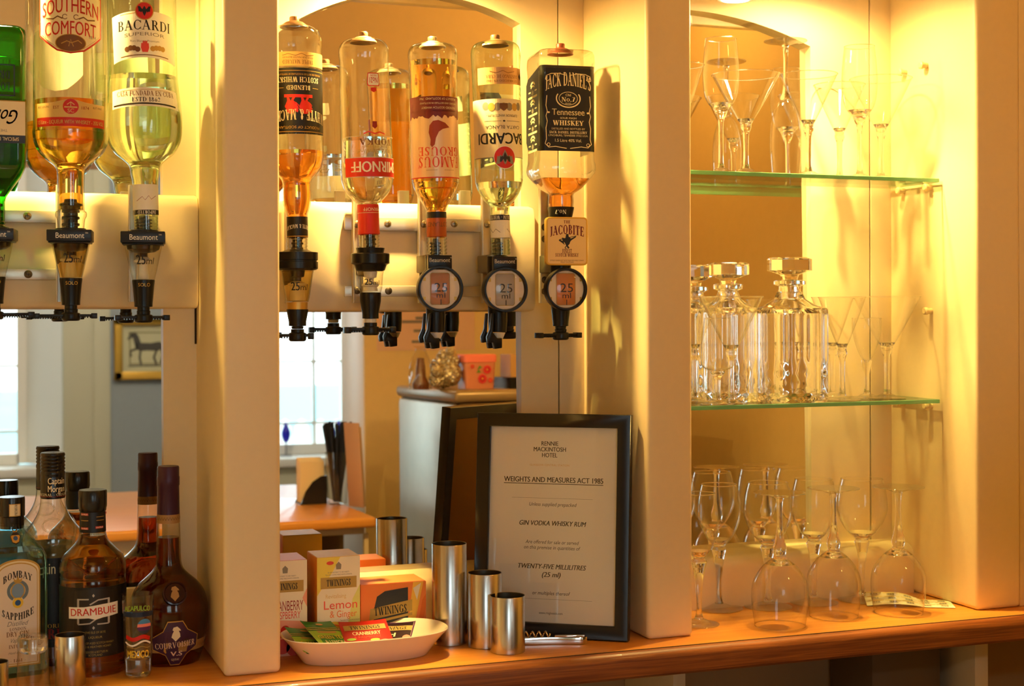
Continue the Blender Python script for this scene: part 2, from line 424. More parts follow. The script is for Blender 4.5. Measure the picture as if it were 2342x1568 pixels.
def round_map(R, z0, turn=0.0, dy=0.0):
    """Wrap round a vertical cylinder (R may be a function of height), centred towards -Y turned by `turn`."""
    def f(x, y, off):
        r = (R(z0 + y) if callable(R) else R); r0 = r if not callable(R) else R(z0)
        a = turn + x / r0
        return ((r + off) * math.sin(a), -(r + off) * math.cos(a) + dy, z0 + y)
    return f
def flat_map(x0=0.0, y0=0.0, z0=0.0, M=None):
    def f(x, y, off):
        p = Vector((x0 + x, y0 - off, z0 + y)); return tuple(M @ p) if M else tuple(p)
    return f

# ------------------------------------------------------------------ daylight portals at the two windows of the room behind the camera
YWIN, YFAR, YHATCH = -2.74, -2.55, 0.224
def struct(o, name=None):
    o['kind'] = 'structure'; return o
WINX = []   # (x0, x1) of each glazed opening
p = ref(783, 900, Y=YWIN); q = ref(41, 900, Y=YWIN)
WINX = [(q.x - 0.95, q.x), (p.x - 0.46, p.x)]
WZ0, WZ1 = ref(720, 1034, Y=YWIN).z, 2.25
for k, (x0, x1) in enumerate(WINX):
    ld = bpy.data.lights.new('window_portal', 'AREA'); ld.shape = 'RECTANGLE'; ld.size = x1 - x0; ld.size_y = WZ1 - WZ0
    ld.cycles.is_portal = True
    lo = bpy.data.objects.new('window_portal', ld); COL.objects.link(lo)
    lo.location = ((x0 + x1) / 2, YWIN - 0.03, (WZ0 + WZ1) / 2); lo.rotation_euler = (pi / 2, 0, pi)

# ------------------------------------------------------------------ niche lamps (small downlights that hang under each bay's top)
ZTOP = 2.02
def downlight(x, y, z, label, power=1.0, flood=1.0):
    t = thing('downlight', (x, y, z), label, 'ceiling lamp', 'small downlights of the back bar')
    MB().lathe([(0.0275, 0.004), (0.0275, 0.012), (0.021, 0.05), (0.006, 0.056), (0.006, ZTOP - z)], 32, cap0=True, cap1=True).build('housing', WHITEPL, t)
    MB().lathe([(0.0, -0.001), (0.021, 0.003)], 32).build('lamp_lens', mat('lamp_glow', (1.0, 0.82, 0.5), 0.4, emit=60), t)
    for nm, e, sz, bl in (('lamp_flood', LAMP_WIDE, 172, 0.55), ('lamp_beam', LAMP_BEAM, 88, 1.0)):
        ld = bpy.data.lights.new(nm, 'SPOT'); ld.energy = e * power * (flood if nm == 'lamp_flood' else 1); ld.color = LAMP_COL; ld.shadow_soft_size = 0.011
        ld.spot_size = D2R(sz); ld.spot_blend = bl
        lo = bpy.data.objects.new(nm, ld); COL.objects.link(lo); lo.parent = t; lo.location = (0, 0, -0.016)
    return t
L2 = at(1682, 5, 2.04)
downlight(0.06, 2.03, 1.935, 'white downlight above the upside-down bottles of the left bay')
downlight(0.60, 2.03, 1.935, 'white downlight above the upside-down bottles of the middle bay')
downlight(L2.x, 2.04, L2.z, 'glowing white downlight at the top of the glass shelf bay', 0.75)
downlight(1.285, 2.0, 1.955, 'added unseen white downlight high in the right half of the glass shelf bay', 0.65, 0.5)  # extra lamp above the view, added to brighten the lower part of the bay
t = thing('added_globe_lamp', (1.62, 0.80, 2.30), 'added unseen warm globe lamp under the ceiling of the bar aisle', 'ceiling lamp')  # unseen lamp, added to warm the mirrored wall and the pillar fronts
MB().lathe([(0.05, 0.2), (0.05, 0.18), (0.012, 0.175), (0.012, 0.06), (0.03, 0.05), (0.03, 0.04)], 24, cap0=True, cap1=True).build('stem', WHITEPL, t)
MB().lathe([(0.06 * math.sin(a), -0.02 - 0.06 * math.cos(a)) for a in [pi * i / 16 for i in range(17)]], 32).build('globe', mat('orange_globe_glow', (1.0, 0.60, 0.16), 0.4, emit=AISLE_L), t)

t = thing('added_globe_lamp', (0.5, -1.0, 2.38), 'added unseen white globe lamp under the ceiling of the room beyond the hatch', 'ceiling lamp')  # unseen lamp, added to brighten the far wall reflected in the mirrors
MB().lathe([(0.05, 0.22), (0.05, 0.20), (0.012, 0.195), (0.012, 0.06), (0.03, 0.05), (0.03, 0.04)], 24, cap0=True, cap1=True).build('stem', WHITEPL, t)
MB().lathe([(0.10 * math.sin(a), -0.05 - 0.10 * math.cos(a)) for a in [pi * i / 16 for i in range(17)]], 32).build('globe', mat('white_globe_glow', (1.0, 0.88, 0.72), 0.4, emit=ROOM_L), t)

# ------------------------------------------------------------------ back bar: counter, pillars, boards, mirrors
XP = [(0.318, 0.3915), (0.914, 0.986), (1.477, 1.56)]
EY = 1.836
top = MB().box(-0.6, 1.95, EY + 0.004, 2.15, ZC - 0.03, ZC).build('counter_top', COUNTER, bevel=0.002)
ct = thing('back_bar_counter', (0, 0, 0), 'long orange wooden back bar worktop with a brown front edge', 'counter')
top.parent = ct
pr = [(EY + 0.012, ZC + 0.0008), (EY + 0.004, ZC + 0.0005), (EY - 0.002, ZC - 0.004), (EY - 0.004, ZC - 0.010), (EY - 0.004, ZC - 0.031), (EY + 0.001, ZC - 0.035), (EY + 0.012, ZC - 0.035)]
e = MB().loft([[(-0.6, y, z) for y, z in pr], [(1.95, y, z) for y, z in pr]]).build('front_edge', EDGEW, ct)
MB().box(-0.6, 1.95, EY + 0.0105, EY + 0.0135, ZC, ZC + 0.0012).build('edge_seam', GAP, ct, smooth=0)

for k, (x0, x1) in enumerate(XP):
    struct(MB().box(x0, x1, YF, 2.15, ZC, ZTOP).build('pillar', CREAM, bevel=0.007, bseg=4))
struct(MB().box(1.5605, 1.95, YF + 0.004, 2.15, ZC, ZTOP).build('pillar', CREAM, bevel=0.002))
struct(MB().box(-0.6, 1.95, YF + 0.004, 2.15, ZTOP, ZTOP + 0.03).build('ceiling_niche', CREAM))
struct(MB().box(-0.6, 1.95, YF - 0.006, YF + 0.014, 1.93, 2.5).build('trim_fascia', CREAM, bevel=0.004))

def arch_board(x0, x1, hx0, hx1, cx, R, apex, zb=1.0):
    n = 32
    pts = [(x0, ZC), (hx0, ZC)]
    zf = lambda x: apex - R + math.sqrt(max(R * R - (x - cx) ** 2, 0))
    mb = MB()
    if hx0 > x0: mb.box(x0, hx0, YB, YB + 0.02, ZC, ZTOP)
    if x1 > hx1: mb.box(hx1, x1, YB, YB + 0.02, ZC, ZTOP)
    for i in range(n):
        a = hx0 + (hx1 - hx0) * i / n; b = hx0 + (hx1 - hx0) * (i + 1) / n
        mb.prism([(a, zf(a)), (b, zf(b)), (b, ZTOP), (a, ZTOP)], YB, YB + 0.02)
    return struct(mb.build('back_board', CREAM2, smooth=20))
arch_board(-0.6, 0.318, -0.30, 0.272, -0.012, 0.60, 2.0)
arch_board(0.3915, 0.8705, 0.42, 0.8095, 0.652, 0.362, 1.890)
arch_board(0.986, 1.4345, 0.988, 1.3213, 1.09, 0.616, 1.895)
for x0, x1 in ((0.8725, 0.914), (1.4372, 1.477)):
    struct(MB().box(x0, x1, YB - 0.001, YB + 0.02, ZC, ZTOP).build('back_board', CREAM2, bevel=0.001))
struct(MB().box(0.868, 0.875, YB + 0.003, YB + 0.02, ZC, ZTOP).build('trim_joint', GAP, smooth=0))
struct(MB().box(1.432, 1.440, YB + 0.003, YB + 0.02, ZC, ZTOP).build('trim_joint', GAP, smooth=0))

struct(MB().box(0.3155, 0.3186, 2.122, 2.1262, 1.37, 1.555).build('trim_joint', GAP, smooth=0))
MIRROR = mat('mirror_silver', (0.93, 0.93, 0.91), 0.0, metal=1.0)
def mirror(x0, x1, z0, z1, label):
    yy = lambda z: YM + math.tan(MT) * (z - 1.40)
    vs = [(x, yy(z) + d, z) for x in (x0, x1) for d in (0, 0.004) for z in (z0, z1)]
    mb = MB().add(vs, [(0, 1, 3, 2), (4, 6, 7, 5), (0, 4, 5, 1), (2, 3, 7, 6), (0, 2, 6, 4), (1, 5, 7, 3)])
    return tag(mb.build('wall_mirror', MIRROR, smooth=0), label, 'mirror', 'mirrors of the back bar')
mirror(-0.45, 0.2735, 1.0, 1.99, 'mirror behind the tall upright bottles in the left bay')
mirror(0.418, 0.811, 1.0, 1.892, 'mirror behind the tea boxes and thimble measures in the middle bay')
mirror(0.9865, 1.323, 1.0, 1.897, 'arched mirror behind the glass shelves in the right bay')
struct(MB().box(-0.6, 1.95, 2.152, 2.20, 0, 2.6).build('wall_back', CREAM2))

# rounded sill board along the foot of each mirror
def sill(x0, x1, yf=2.062):
    pr = [(yf, ZC), (yf, 1.010)] + [(yf + 0.020 * (1 - math.cos(a)), 1.010 + 0.020 * math.sin(a)) for a in [D2R(d) for d in range(15, 91, 15)]] + [(2.133, 1.030), (2.133, ZC)]
    struct(MB().loft([[(x0, y, z) for y, z in pr], [(x1, y, z) for y, z in pr]]).build('trim_sill', CREAM))
sill(-0.6, 0.3178, 2.107); sill(0.3917, 0.9138); sill(0.9862, 1.4768)

# bevelled mounting board that carries the optics
BY = 2.098
a, b = at(445, 450, BY), at(445, 693, BY)
def band(x0, x1, z0, z1):
    pr = [(BY + 0.003, z0 - 0.006), (BY, z0 + 0.004), (BY, z1 - 0.016), (BY + 0.008, z1), (YB - 0.0005, z1 + 0.004), (YB - 0.0005, z0 - 0.008)]
    struct(MB().loft([[(x0, y, z) for y, z in pr], [(x1, y, z) for y, z in pr]]).build('trim_mounting_board', CREAM, bevel=0.003))
band(-0.6, 0.3178, b.z, a.z)
a, b = at(1225, 475, BY), at(1225, 700, BY)
band(0.3917, a.x, b.z, a.z)

# under the counter
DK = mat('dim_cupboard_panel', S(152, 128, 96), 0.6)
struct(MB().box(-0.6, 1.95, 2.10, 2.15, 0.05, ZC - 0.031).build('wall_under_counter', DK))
WH = mat('pale_cupboard_side', S(205, 192, 165), 0.5)
for px0, px1 in ((1540, 1568), (2230, 2260)):
    a, b = at(px0, 1540, 1.93), at(px1, 1540, 1.93)
    tag(MB().box(a.x, b.x, 1.93, 2.098, 0.0, ZC - 0.0315).build('cabinet_divider', WH, bevel=0.001),
        'pale upright panel under the counter ' + ('below the second pillar' if px0 < 2000 else 'below the right end pillar'), 'panel', 'uprights below the counter')
a, b = at(1995, 1500, 1.97), at(2212, 1500, 1.97)
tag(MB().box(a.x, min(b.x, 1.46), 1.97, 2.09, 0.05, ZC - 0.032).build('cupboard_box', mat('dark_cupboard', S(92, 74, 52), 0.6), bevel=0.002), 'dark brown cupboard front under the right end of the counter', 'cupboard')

# ------------------------------------------------------------------ the room in front of the back bar (seen in the mirrors)
struct(MB().box(-3.2, 4.2, -2.9, 2.2, -0.05, 0).build('floor', mat('brown_carpet', S(110, 84, 60), 0.9, bump=0.3, scale=120, var=0.2)))
struct(MB().box(-3.2, 4.2, YHATCH, 2.2, 2.5, 2.55).build('ceiling', YWALL))
struct(MB().box(-3.2, 4.2, -2.9, YHATCH, 2.6, 2.65).build('ceiling_room', mat('white_ceiling_paint', S(230, 228, 220), 0.7)))
struct(MB().box(1.951, 2.0, YHATCH, 2.2, 0, 2.5).build('wall_right', YWALL))
struct(MB().box(-1.3, -1.25, YHATCH, 2.2, 0, 2.5).build('wall_left', YWALL))
struct(MB().box(-0.6, -0.55, 1.9, 2.2, 0, 2.5).build('wall_left_end', CREAM))
XJ = ref(835, 1000, Y=YHATCH).x
struct(MB().box(XJ, 2.0, YHATCH - 0.012, YHATCH, 0, 2.5).build('wall_hatch_right', YWALL))
struct(MB().box(XJ, 4.2, YHATCH - 0.27, YHATCH - 0.0125, 0, 2.6).build('wall_hatch_core', WHITEP, bevel=0.004))
struct(MB().box(-3.2, XJ, YHATCH - 0.27, YHATCH - 0.0125, 1.86, 2.6).build('wall_hatch_header', YWALL))
struct(MB().box(-3.2, XJ, YHATCH - 0.0125, YHATCH, 1.86, 2.5).build('wall_hatch_face', YWALL))
struct(MB().box(-3.2, -1.0, YHATCH - 0.27, YHATCH, 0, 1.86).build('wall_hatch_left', YWALL))
struct(MB().box(-3.25, -3.2, -2.9, YHATCH, 0, 2.6).build('wall_room_left', GREYW))
struct(MB().box(4.2, 4.25, -2.9, YHATCH, 0, 2.6).build('wall_room_right', GREYW))
# far wall with two window openings
def wallpiece(x0, x1, z0, z1): struct(MB().box(x0, x1, YFAR - 0.3, YFAR, z0, z1).build('wall_window_side', GREYW))
OP = []
for k, (x0, x1) in enumerate(WINX):
    wr = ref(143, 900, Y=YFAR).x - WINX[0][1]
    OP.append((x0 - (0.12 if k == 0 else 0.05), x1 + max(wr, 0.05)))
wallpiece(-3.2, OP[0][0], 0, 2.6); wallpiece(OP[0][1], OP[1][0], 0, 2.6); wallpiece(OP[1][1], 4.2, 0, 2.6)
for x0, x1 in OP: wallpiece(x0, x1, 0, WZ0 - 0.04); wallpiece(x0, x1, 2.3, 2.6)
WGL = thin('window_pane_glass', (0.97, 1, 1), (0.9, 0.95, 0.95), 0.04, 0.6)
for k, (x0, x1) in enumerate(WINX):
    o0, o1 = OP[k]
    wname = 'window_%d' % (k + 1)
    wt = bpy.data.objects.new(wname, None); COL.objects.link(wt); wt['kind'] = 'structure'
    mb = MB()
    bx = 0.012
    mb.box(x0 - 0.03, x0 + 0.02, YWIN - 0.03, YWIN + 0.03, WZ0, WZ1); mb.box(x1 - 0.005, x1 + 0.035, YWIN - 0.03, YWIN + 0.03, WZ0, WZ1)
    mb.box(x0, x1, YWIN - 0.03, YWIN + 0.03, WZ0 - 0.005, WZ0 + 0.045); mb.box(x0, x1, YWIN - 0.03, YWIN + 0.03, WZ1 - 0.05, WZ1)
    nb = 5; step = (ref(783, 900, Y=YWIN).x - ref(717, 900, Y=YWIN).x)
    x = x1 - step
    while x > x0 + 0.05:
        mb.box(x - bx / 2, x + bx / 2, YWIN - 0.02, YWIN + 0.02, WZ0, WZ1); x -= step * 1.25
    z = ref(720, 826, Y=YWIN).z; dz = WZ0 + 0.045 - z
    for zz in (z, z - dz * 0.75 * -1, z + 2 * 0.38, z + 0.76 + 0.38):
        if WZ0 + 0.1 < zz < WZ1 - 0.1: mb.box(x0, x1, YWIN - 0.018, YWIN + 0.018, zz - bx / 2, zz + bx / 2)
    mb.build('window_frame', WHITEP, wt, smooth=0)
    MB().box(x0, x1, YWIN - 0.002, YWIN + 0.002, WZ0, WZ1).build('window_pane', WGL, wt, smooth=0)
    MB().box(o0, o1, YWIN - 0.02, YFAR + 0.05, WZ0 - 0.045, WZ0 - 0.006).build('window_sill', WHITEP, wt, bevel=0.004)
    # splayed reveals and architrave
    mb = MB()
    mb.prism([(x1 + 0.035, WZ0), (o1, WZ0), (o1, 2.3), (x1 + 0.035, 2.3)], YWIN - 0.03, YWIN - 0.02)
    mb.add([(x1 + 0.03, YWIN + 0.02, WZ0), (o1 - 0.001, YFAR, WZ0), (o1 - 0.001, YFAR, 2.3), (x1 + 0.03, YWIN + 0.02, 2.3)], [(0, 1, 2, 3)])
    mb.add([(x0 - 0.03, YWIN + 0.02, WZ0), (o0 + 0.001, YFAR, WZ0), (o0 + 0.001, YFAR, 2.3), (x0 - 0.03, YWIN + 0.02, 2.3)], [(0, 1, 2, 3)])
    mb.build('window_reveal', WHITEP, wt, smooth=0)
    aw = ref(213, 900, Y=YFAR).x - ref(143, 900, Y=YFAR).x; aw2 = ref(252, 900, Y=YFAR).x - ref(143, 900, Y=YFAR).x
    MB().box(o1, o1 + aw, YFAR, YFAR + 0.03, 0, 2.4).box(o1 + aw, o1 + aw2, YFAR, YFAR + 0.018, 0, 2.4).build('window_architrave', SHUT, wt, bevel=0.003)
    MB().box(o0 - aw2, o0, YFAR, YFAR + 0.02, 0, 2.4).build('window_architrave', SHUT, wt, bevel=0.003)
    MB().box(o0, o1, YFAR - 0.02, YFAR + 0.012, 0.1, WZ0 - 0.05).build('window_apron', SHUT, wt, bevel=0.003)
# outside: turquoise hoarding, pale yard and white parked shapes
struct(MB().box(-4, 5, -14, -3.2, -0.3, -0.2).build('ground_outside', mat('pale_paving', S(200, 200, 195), 0.9)))
hz = ref(700, 880, Y=-7.0).z
struct(MB().box(-4, 6, -7.1, -7.0, -0.2, hz).build('wall_outside', mat('turquoise_hoarding', S(176, 232, 238), 0.7)))
for px, hw in ((652, 15), (690, 18), (733, 20), (771, 14)):
    a = ref(px - hw, 965, Y=-6.2); b = ref(px + hw, 1040, Y=-6.2)
    tag(MB().lathe([((b.x - a.x) / 2 * 0.8, -0.199), ((b.x - a.x) / 2, 0.2), ((b.x - a.x) / 2, a.z - 0.1), ((b.x - a.x) / 3, a.z), (0, a.z + 0.02)], 20, cap0=True).build('white_sack', WHITEP, loc=((a.x + b.x) / 2, -6.2, 0)),
        'white rounded bulk sack outside in front of the turquoise hoarding', 'sack', 'white sacks outside the window')
# blue glass buds on stems in the window
BLUEG = mat('cobalt_glass_bud', S(30, 30, 190), 0.2)
for i, (px, py) in enumerate(((654, 990), (775, 985))):
    c = ref(px, py, Y=YWIN + 0.08)
    t = thing('glass_bud', (c.x, YWIN + 0.08, WZ0 - 0.006), 'cobalt glass bud on a thin stem on the window sill, ' + ('below the left pane' if i == 0 else 'beside the straws'), 'ornament', 'blue glass buds in the window')
    z0 = c.z - WZ0 + 0.006
    MB().lathe(smoothprof([(0.0, z0 - 0.05), (0.014, z0 - 0.035), (0.022, z0 - 0.005), (0.015, z0 + 0.025), (0.0, z0 + 0.055)]), 20).build('bud', BLUEG, t)
    MB().lathe([(0.03, 0), (0.028, 0.006), (0.004, 0.01), (0.003, z0 - 0.048)], 16, cap0=True, cap1=True).build('stem', INKG, t)

# horse print in a gold frame on the far wall
a = ref(262, 868, Y=YFAR + 0.02); b = ref(420, 725, Y=YFAR + 0.02)
W, H = b.x - a.x, b.z - a.z
t = thing('picture', ((a.x + b.x) / 2, YFAR, (a.z + b.z) / 2), 'gold framed drawing of a prancing horse, mirrored on the grey wall', 'picture')
GOLD = mat('gold_frame', S(190, 150, 60), 0.35, metal=0.6)
mb = MB(); fw = 0.035
for x0, x1, z0, z1 in ((-W / 2, W / 2, -H / 2, -H / 2 + fw), (-W / 2, W / 2, H / 2 - fw, H / 2), (-W / 2, -W / 2 + fw, -H / 2, H / 2), (W / 2 - fw, W / 2, -H / 2, H / 2)):
    mb.box(x0, x1, 0.001, 0.03, z0, z1)
mb.build('frame', GOLD, t, bevel=0.004)
MOUNT = mat('print_mount', S(196, 190, 150), 0.6); SEPIA = mat('sepia_ink', S(70, 66, 58), 0.7); SEP2 = mat('sepia_line', S(140, 130, 95), 0.7)
cv = Canvas().rect(-W / 2 + fw, W / 2 - fw, -H / 2 + fw, H / 2 - fw, MOUNT, 0)
cv.frame(-W / 2 + fw + 0.03, W / 2 - fw - 0.03, -H / 2 + fw + 0.03, H / 2 - fw - 0.03, 0.006, SEP2, 1)
k = H * 0.30
def P2(l): return [(x * k, y * k) for x, y in l]
cv.poly(P2([(-.75, .15), (-.5, .30), (.1, .28), (.55, .36), (.75, .22), (.70, -.05), (.45, -.15), (-.1, -.12), (-.45, -.15), (-.7, -.05)]), SEPIA, 1)
cv.poly(P2([(-.72, .05), (-.85, .55), (-.95, .82), (-.72, .88), (-.55, .65), (-.42, .28)]), SEPIA, 1)
cv.poly(P2([(-.95, .82), (-1.15, .50), (-1.05, .45), (-.85, .62)]), SEPIA, 1)
for l in ([(-.6, 0), (-1.0, -.15), (-.95, -.45)], [(-.45, -.1), (-.5, -.5), (-.42, -.9)], [(.4, -.1), (.25, -.5), (.4, -.9)], [(.65, 0), (.75, -.4), (.6, -.85)]):
    cv.line(P2(l), 0.12 * k, SEPIA, 1)
cv.line(P2([(.7, .25), (.95, .1), (.92, -.4), (.85, -.6)]), 0.16 * k, SEPIA, 1)
cv.rect(-1.1 * k, 1.1 * k, -.98 * k, -.92 * k, SEPIA, 1)
cv.mesh('print', None, lambda x, y, off: (x, 0.008 + off, y), t, curved=False, gap=0.001)

# front bar counter in the hatch
fe = ref(750, 1188, Z=0.95); re_ = ref(872, 1186, Z=0.95)
FY = fe.y; FX = re_.x
t = thing('hatch_counter', (0, 0, 0), 'front bar counter with an orange wooden top, seen in the mirrors', 'counter')
MB().box(-1.2, FX, YHATCH - 0.30, FY, 0.925, 0.95).build('counter_top', COUNTER, t, bevel=0.008, bseg=3)
PANEL = mat('cream_counter_panel', S(205, 180, 130), 0.6)
x1 = ref(848, 1250, Y=FY - 0.05).x
a = ref(680, 1228, Y=FY - 0.05); b = ref(842, 1290, Y=FY - 0.05)
mb = MB().box(-1.2, FX - 0.02, FY - 0.06, FY - 0.045, a.z, 0.9245).box(-1.2, a.x, FY - 0.06, FY - 0.045, 0, a.z).box(b.x, FX - 0.02, FY - 0.06, FY - 0.045, 0, a.z).box(a.x, b.x, FY - 0.06, FY - 0.045, 0, a.z - 0.35)
mb.build('front_panel', PANEL, t, smooth=0)
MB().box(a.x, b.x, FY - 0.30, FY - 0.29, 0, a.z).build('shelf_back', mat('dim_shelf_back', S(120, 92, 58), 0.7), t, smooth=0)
# napkin holder, straws, menu cards on that counter
c = ref(712, 1150, Z=0.95)
t = thing('napkin_holder', (c.x, c.y, 0.95), 'wire napkin holder with cream napkins on the front counter, mirrored beside the straws', 'napkin holder')
k = depth(712, 4.2) / F
NAP = mat('cream_napkin', S(232, 208, 160), 0.8)
for i in range(5):
    MB().box(-0.034, 0.030, -0.022 + i * 0.009, -0.016 + i * 0.009, 0.004, 0.118 - i * 0.002).build('napkin', NAP, t, smooth=0, bevel=0.001)
for s in (-1, 1):
    mb = MB().prism([(-0.036, 0.0), (0.034, 0.0), (0.034, 0.074), (0.018, 0.072), (-0.004, 0.058), (-0.022, 0.034)], s * 0.033 - 0.0015, s * 0.033 + 0.0015)
    mb.build('side_plate', BLACKG if s > 0 else STEELD, t)
MB().box(-0.036, 0.034, -0.034, 0.034, 0, 0.003).build('base_plate', STEELD, t)
c = ref(772, 1152, Z=0.95)
t = thing('straw_cup', (c.x, c.y, 0.95), 'clear tumbler full of black drinking straws on the front counter', 'straw cup')
MB().lathe([(0.024, 0.0), (0.025, 0.004), (0.031, 0.135)], 32, cap0=True).build('cup', BOTTLEG, t)
for i in range(34):
    a = random.uniform(0, 2 * pi); r = random.uniform(0, 0.016); sx = 0.020 * (1 if i % 2 else -1) + random.uniform(-0.012, 0.012)
    mbx = MB().tube([(r * math.cos(a) * 0.6, r * math.sin(a) * 0.6, 0.006), (r * math.cos(a) + sx, r * math.sin(a), 0.195 + random.uniform(0, 0.02))], 0.0035, 7)
    o = mbx.build('drinking_straw', BLACKP, loc=(c.x, c.y, 0.95))
    tag(o, 'black drinking straw in the clear tumbler on the front counter', 'straw', 'black straws in the tumbler')
c = ref(822, 1160, Z=0.95)
for i in range(2):
    cv = MB().box(-0.030, 0.030, -0.0015, 0.0015, 0, 0.215 - 0.012 * i)
    o = cv.build('menu_card', mat('menu_card_%s' % 'ab'[i], S(214, 186, 150) if i else S(190, 150, 120), 0.5), bevel=0.0005, loc=(c.x + 0.012 * i - 0.004, c.y - 0.03 * i - 0.012, 0.95))
    o.rotation_euler = (D2R(-4), 0, D2R(66))
    tag(o, ('pale' if i else 'tan') + ' menu card standing beside the straws on the front counter', 'menu card', 'menu cards on the front counter')
# fridge with things on top
zc = 3.45
near = ref(1037, 892, Y=0.95)
ny, nx, nz = near.y, near.x, near.z
t = thing('fridge', (nx, ny, 0), 'steel sided fridge with a brown front, mirrored at the right of the middle bay', 'fridge')
FR_D = 0.47
BRN = mat('brown_fridge_front', S(84, 66, 48), 0.35); SIDE = mat('worn_steel_side', S(190, 184, 168), 0.35, metal=0.8, bump=0.1, scale=20, var=0.12)
MB().box(0, 0.60, -FR_D, 0.0, 0.05, nz - 0.03).build('body', SIDE, t, bevel=0.012, bseg=3)
MB().box(-0.006, 0.606, -FR_D, 0.035, nz - 0.029, nz).build('top_panel', mat('fridge_top', S(150, 126, 92), 0.3, metal=0.4), t, bevel=0.010, bseg=3)
mb = MB().box(0.0, 0.60, 0.001, 0.05, 0.08, nz - 0.031).build('door', BRN, t, bevel=0.012, bseg=3)
h = MB().box(0.10, 0.45, 0.045, 0.0515, nz - 0.20, nz - 0.10).build('handle_recess', mat('dark_recess', S(48, 40, 32), 0.6), t, bevel=0.003)
FYT = ny - 0.10
def onfridge(px): return ref(px, 865, Y=FYT).x
kf = 3.55 / F
t = thing('foil_parcel', (onfridge(1016), FYT, nz), 'crumpled silver foil parcel on top of the fridge', 'foil parcel')
fo = MB()
for i, (x, z, r) in enumerate(((0, .020, .026), (-.018, .016, .020), (.014, .030, .026), (-.006, .046, .024), (.016, .060, .022), (-.022, .036, .016), (.004, .070, .018), (.02, .02, .02), (.012, .085, .012))):
    bm = bmesh.new(); bmesh.ops.create_icosphere(bm, subdivisions=4, radius=r)
    for v in bm.verts:
        n = v.co.normalized() * 9 + Vector((i * 7.1, 0, 0)); q = 0
        for f_, am in ((1.0, .16), (2.3, .12), (4.7, .07)): q += am * abs(math.sin(n.x * f_ * 1.3 + n.y * f_) + math.sin(n.z * f_ * 1.7 - n.y * f_ * .8)) * .5
        v.co *= 1.12 - q
    fo.add([tuple(v.co + Vector((x, (i % 3 - 1) * .012, z))) for v in bm.verts], [tuple(v.index for v in f.verts) for f in bm.faces]); bm.free()
zmin = min(v[2] for v in fo.v); fo.v = [(v[0], v[1], v[2] - zmin) for v in fo.v]
fo.build('foil', mat('crumpled_foil', S(196, 184, 156), 0.30, metal=0.9), t, smooth=10)
t = thing('bagged_jar', (onfridge(962), FYT, nz), 'brown jar in a clear bag on top of the fridge, left of the foil', 'jar')
MB().lathe([(0.020, 0.0), (0.021, 0.014), (0.013, 0.03), (0.011, 0.055), (0.008, 0.075), (0, 0.076)], 24, cap0=True).build('jar', mat('brown_jar', S(96, 44, 22), 0.3), t)
MB().lathe(smoothprof([(0.026, 0.0), (0.028, 0.03), (0.022, 0.07), (0.012, 0.095), (0.017, 0.105)]), 24, ripple=lambda z, a: 1 + 0.08 * math.sin(7 * a + 60 * z)).build('bag', thin('clear_bag', (.95, .93, .88), (.8, .75, .6), 0.08, 0.6, ripple=0.5), t)
PINK = mat('pink_plastic', S(240, 124, 104), 0.4)
t = thing('storage_box', (onfridge(1088), FYT, nz), 'clear pink storage box with flower prints on top of the fridge', 'storage box')
MB().loft([rrect(0.036, 0.034, 0.007, 0.0), rrect(0.040, 0.038, 0.008, 0.066)]).build('tub', mat('rosy_plastic', S(206, 128, 96), 0.35, spec=0.6), t)
MB().loft([rrect(0.042, 0.040, 0.008, 0.064), rrect(0.042, 0.040, 0.008, 0.080), rrect(0.038, 0.036, 0.008, 0.083)]).build('lid', PINK, t)
FL = mat('red_flower_print', S(226, 60, 64), 0.5); FLC = mat('orange_flower_centre', S(240, 160, 60), 0.5); GRN = mat('green_leaf_print', S(90, 140, 50), 0.5)
cv = Canvas()
for x, y, r in ((0.016, 0.012, 0.011), (0.004, -0.010, 0.012), (-0.022, 0.020, 0.005), (0.024, -0.014, 0.006)):
    for i in range(8):
        a = i * pi / 4; cv.ell(x + r * .6 * math.cos(a), y + r * .6 * math.sin(a), r * .38, r * .38, FL, 0, 10)
    cv.ell(x, y, r * .55, r * .55, FL, 0, 12); cv.ell(x, y, r * .2, r * .2, FLC, 1, 8)
cv.poly([(-.010, .010), (.002, .018), (-.004, .022)], GRN, 0).poly([(-0.012, .004), (0.0, .006), (-.006, .012)], GRN, 0)
cv.mesh('flower_print', None, lambda x, y, off: (x, 0.0360 + (y + .034) * 0.0606 + off + .0008, 0.034 + y), t, curved=False, back=False)
bx0 = onfridge(1128) + .012
t = thing('black_tray', (bx0 + 0.085, FYT, nz), 'black tray on top of the fridge, right of the pink box', 'tray')
MB().loft([rrect(0.078, 0.07, 0.008, 0), rrect(0.082, 0.074, 0.01, 0.026)]).build('tray', BLACKP, t)
o = MB().loft([rrect(0.055, 0.04, 0.005, 0.0), rrect(0.055, 0.04, 0.005, 0.055)]).build('carton', mat('tan_carton', S(196, 146, 84), 0.6), loc=(bx0 + 0.075, FYT, nz + 0.0265))
tag(o, 'tan carton standing on the black tray on top of the fridge', 'carton')
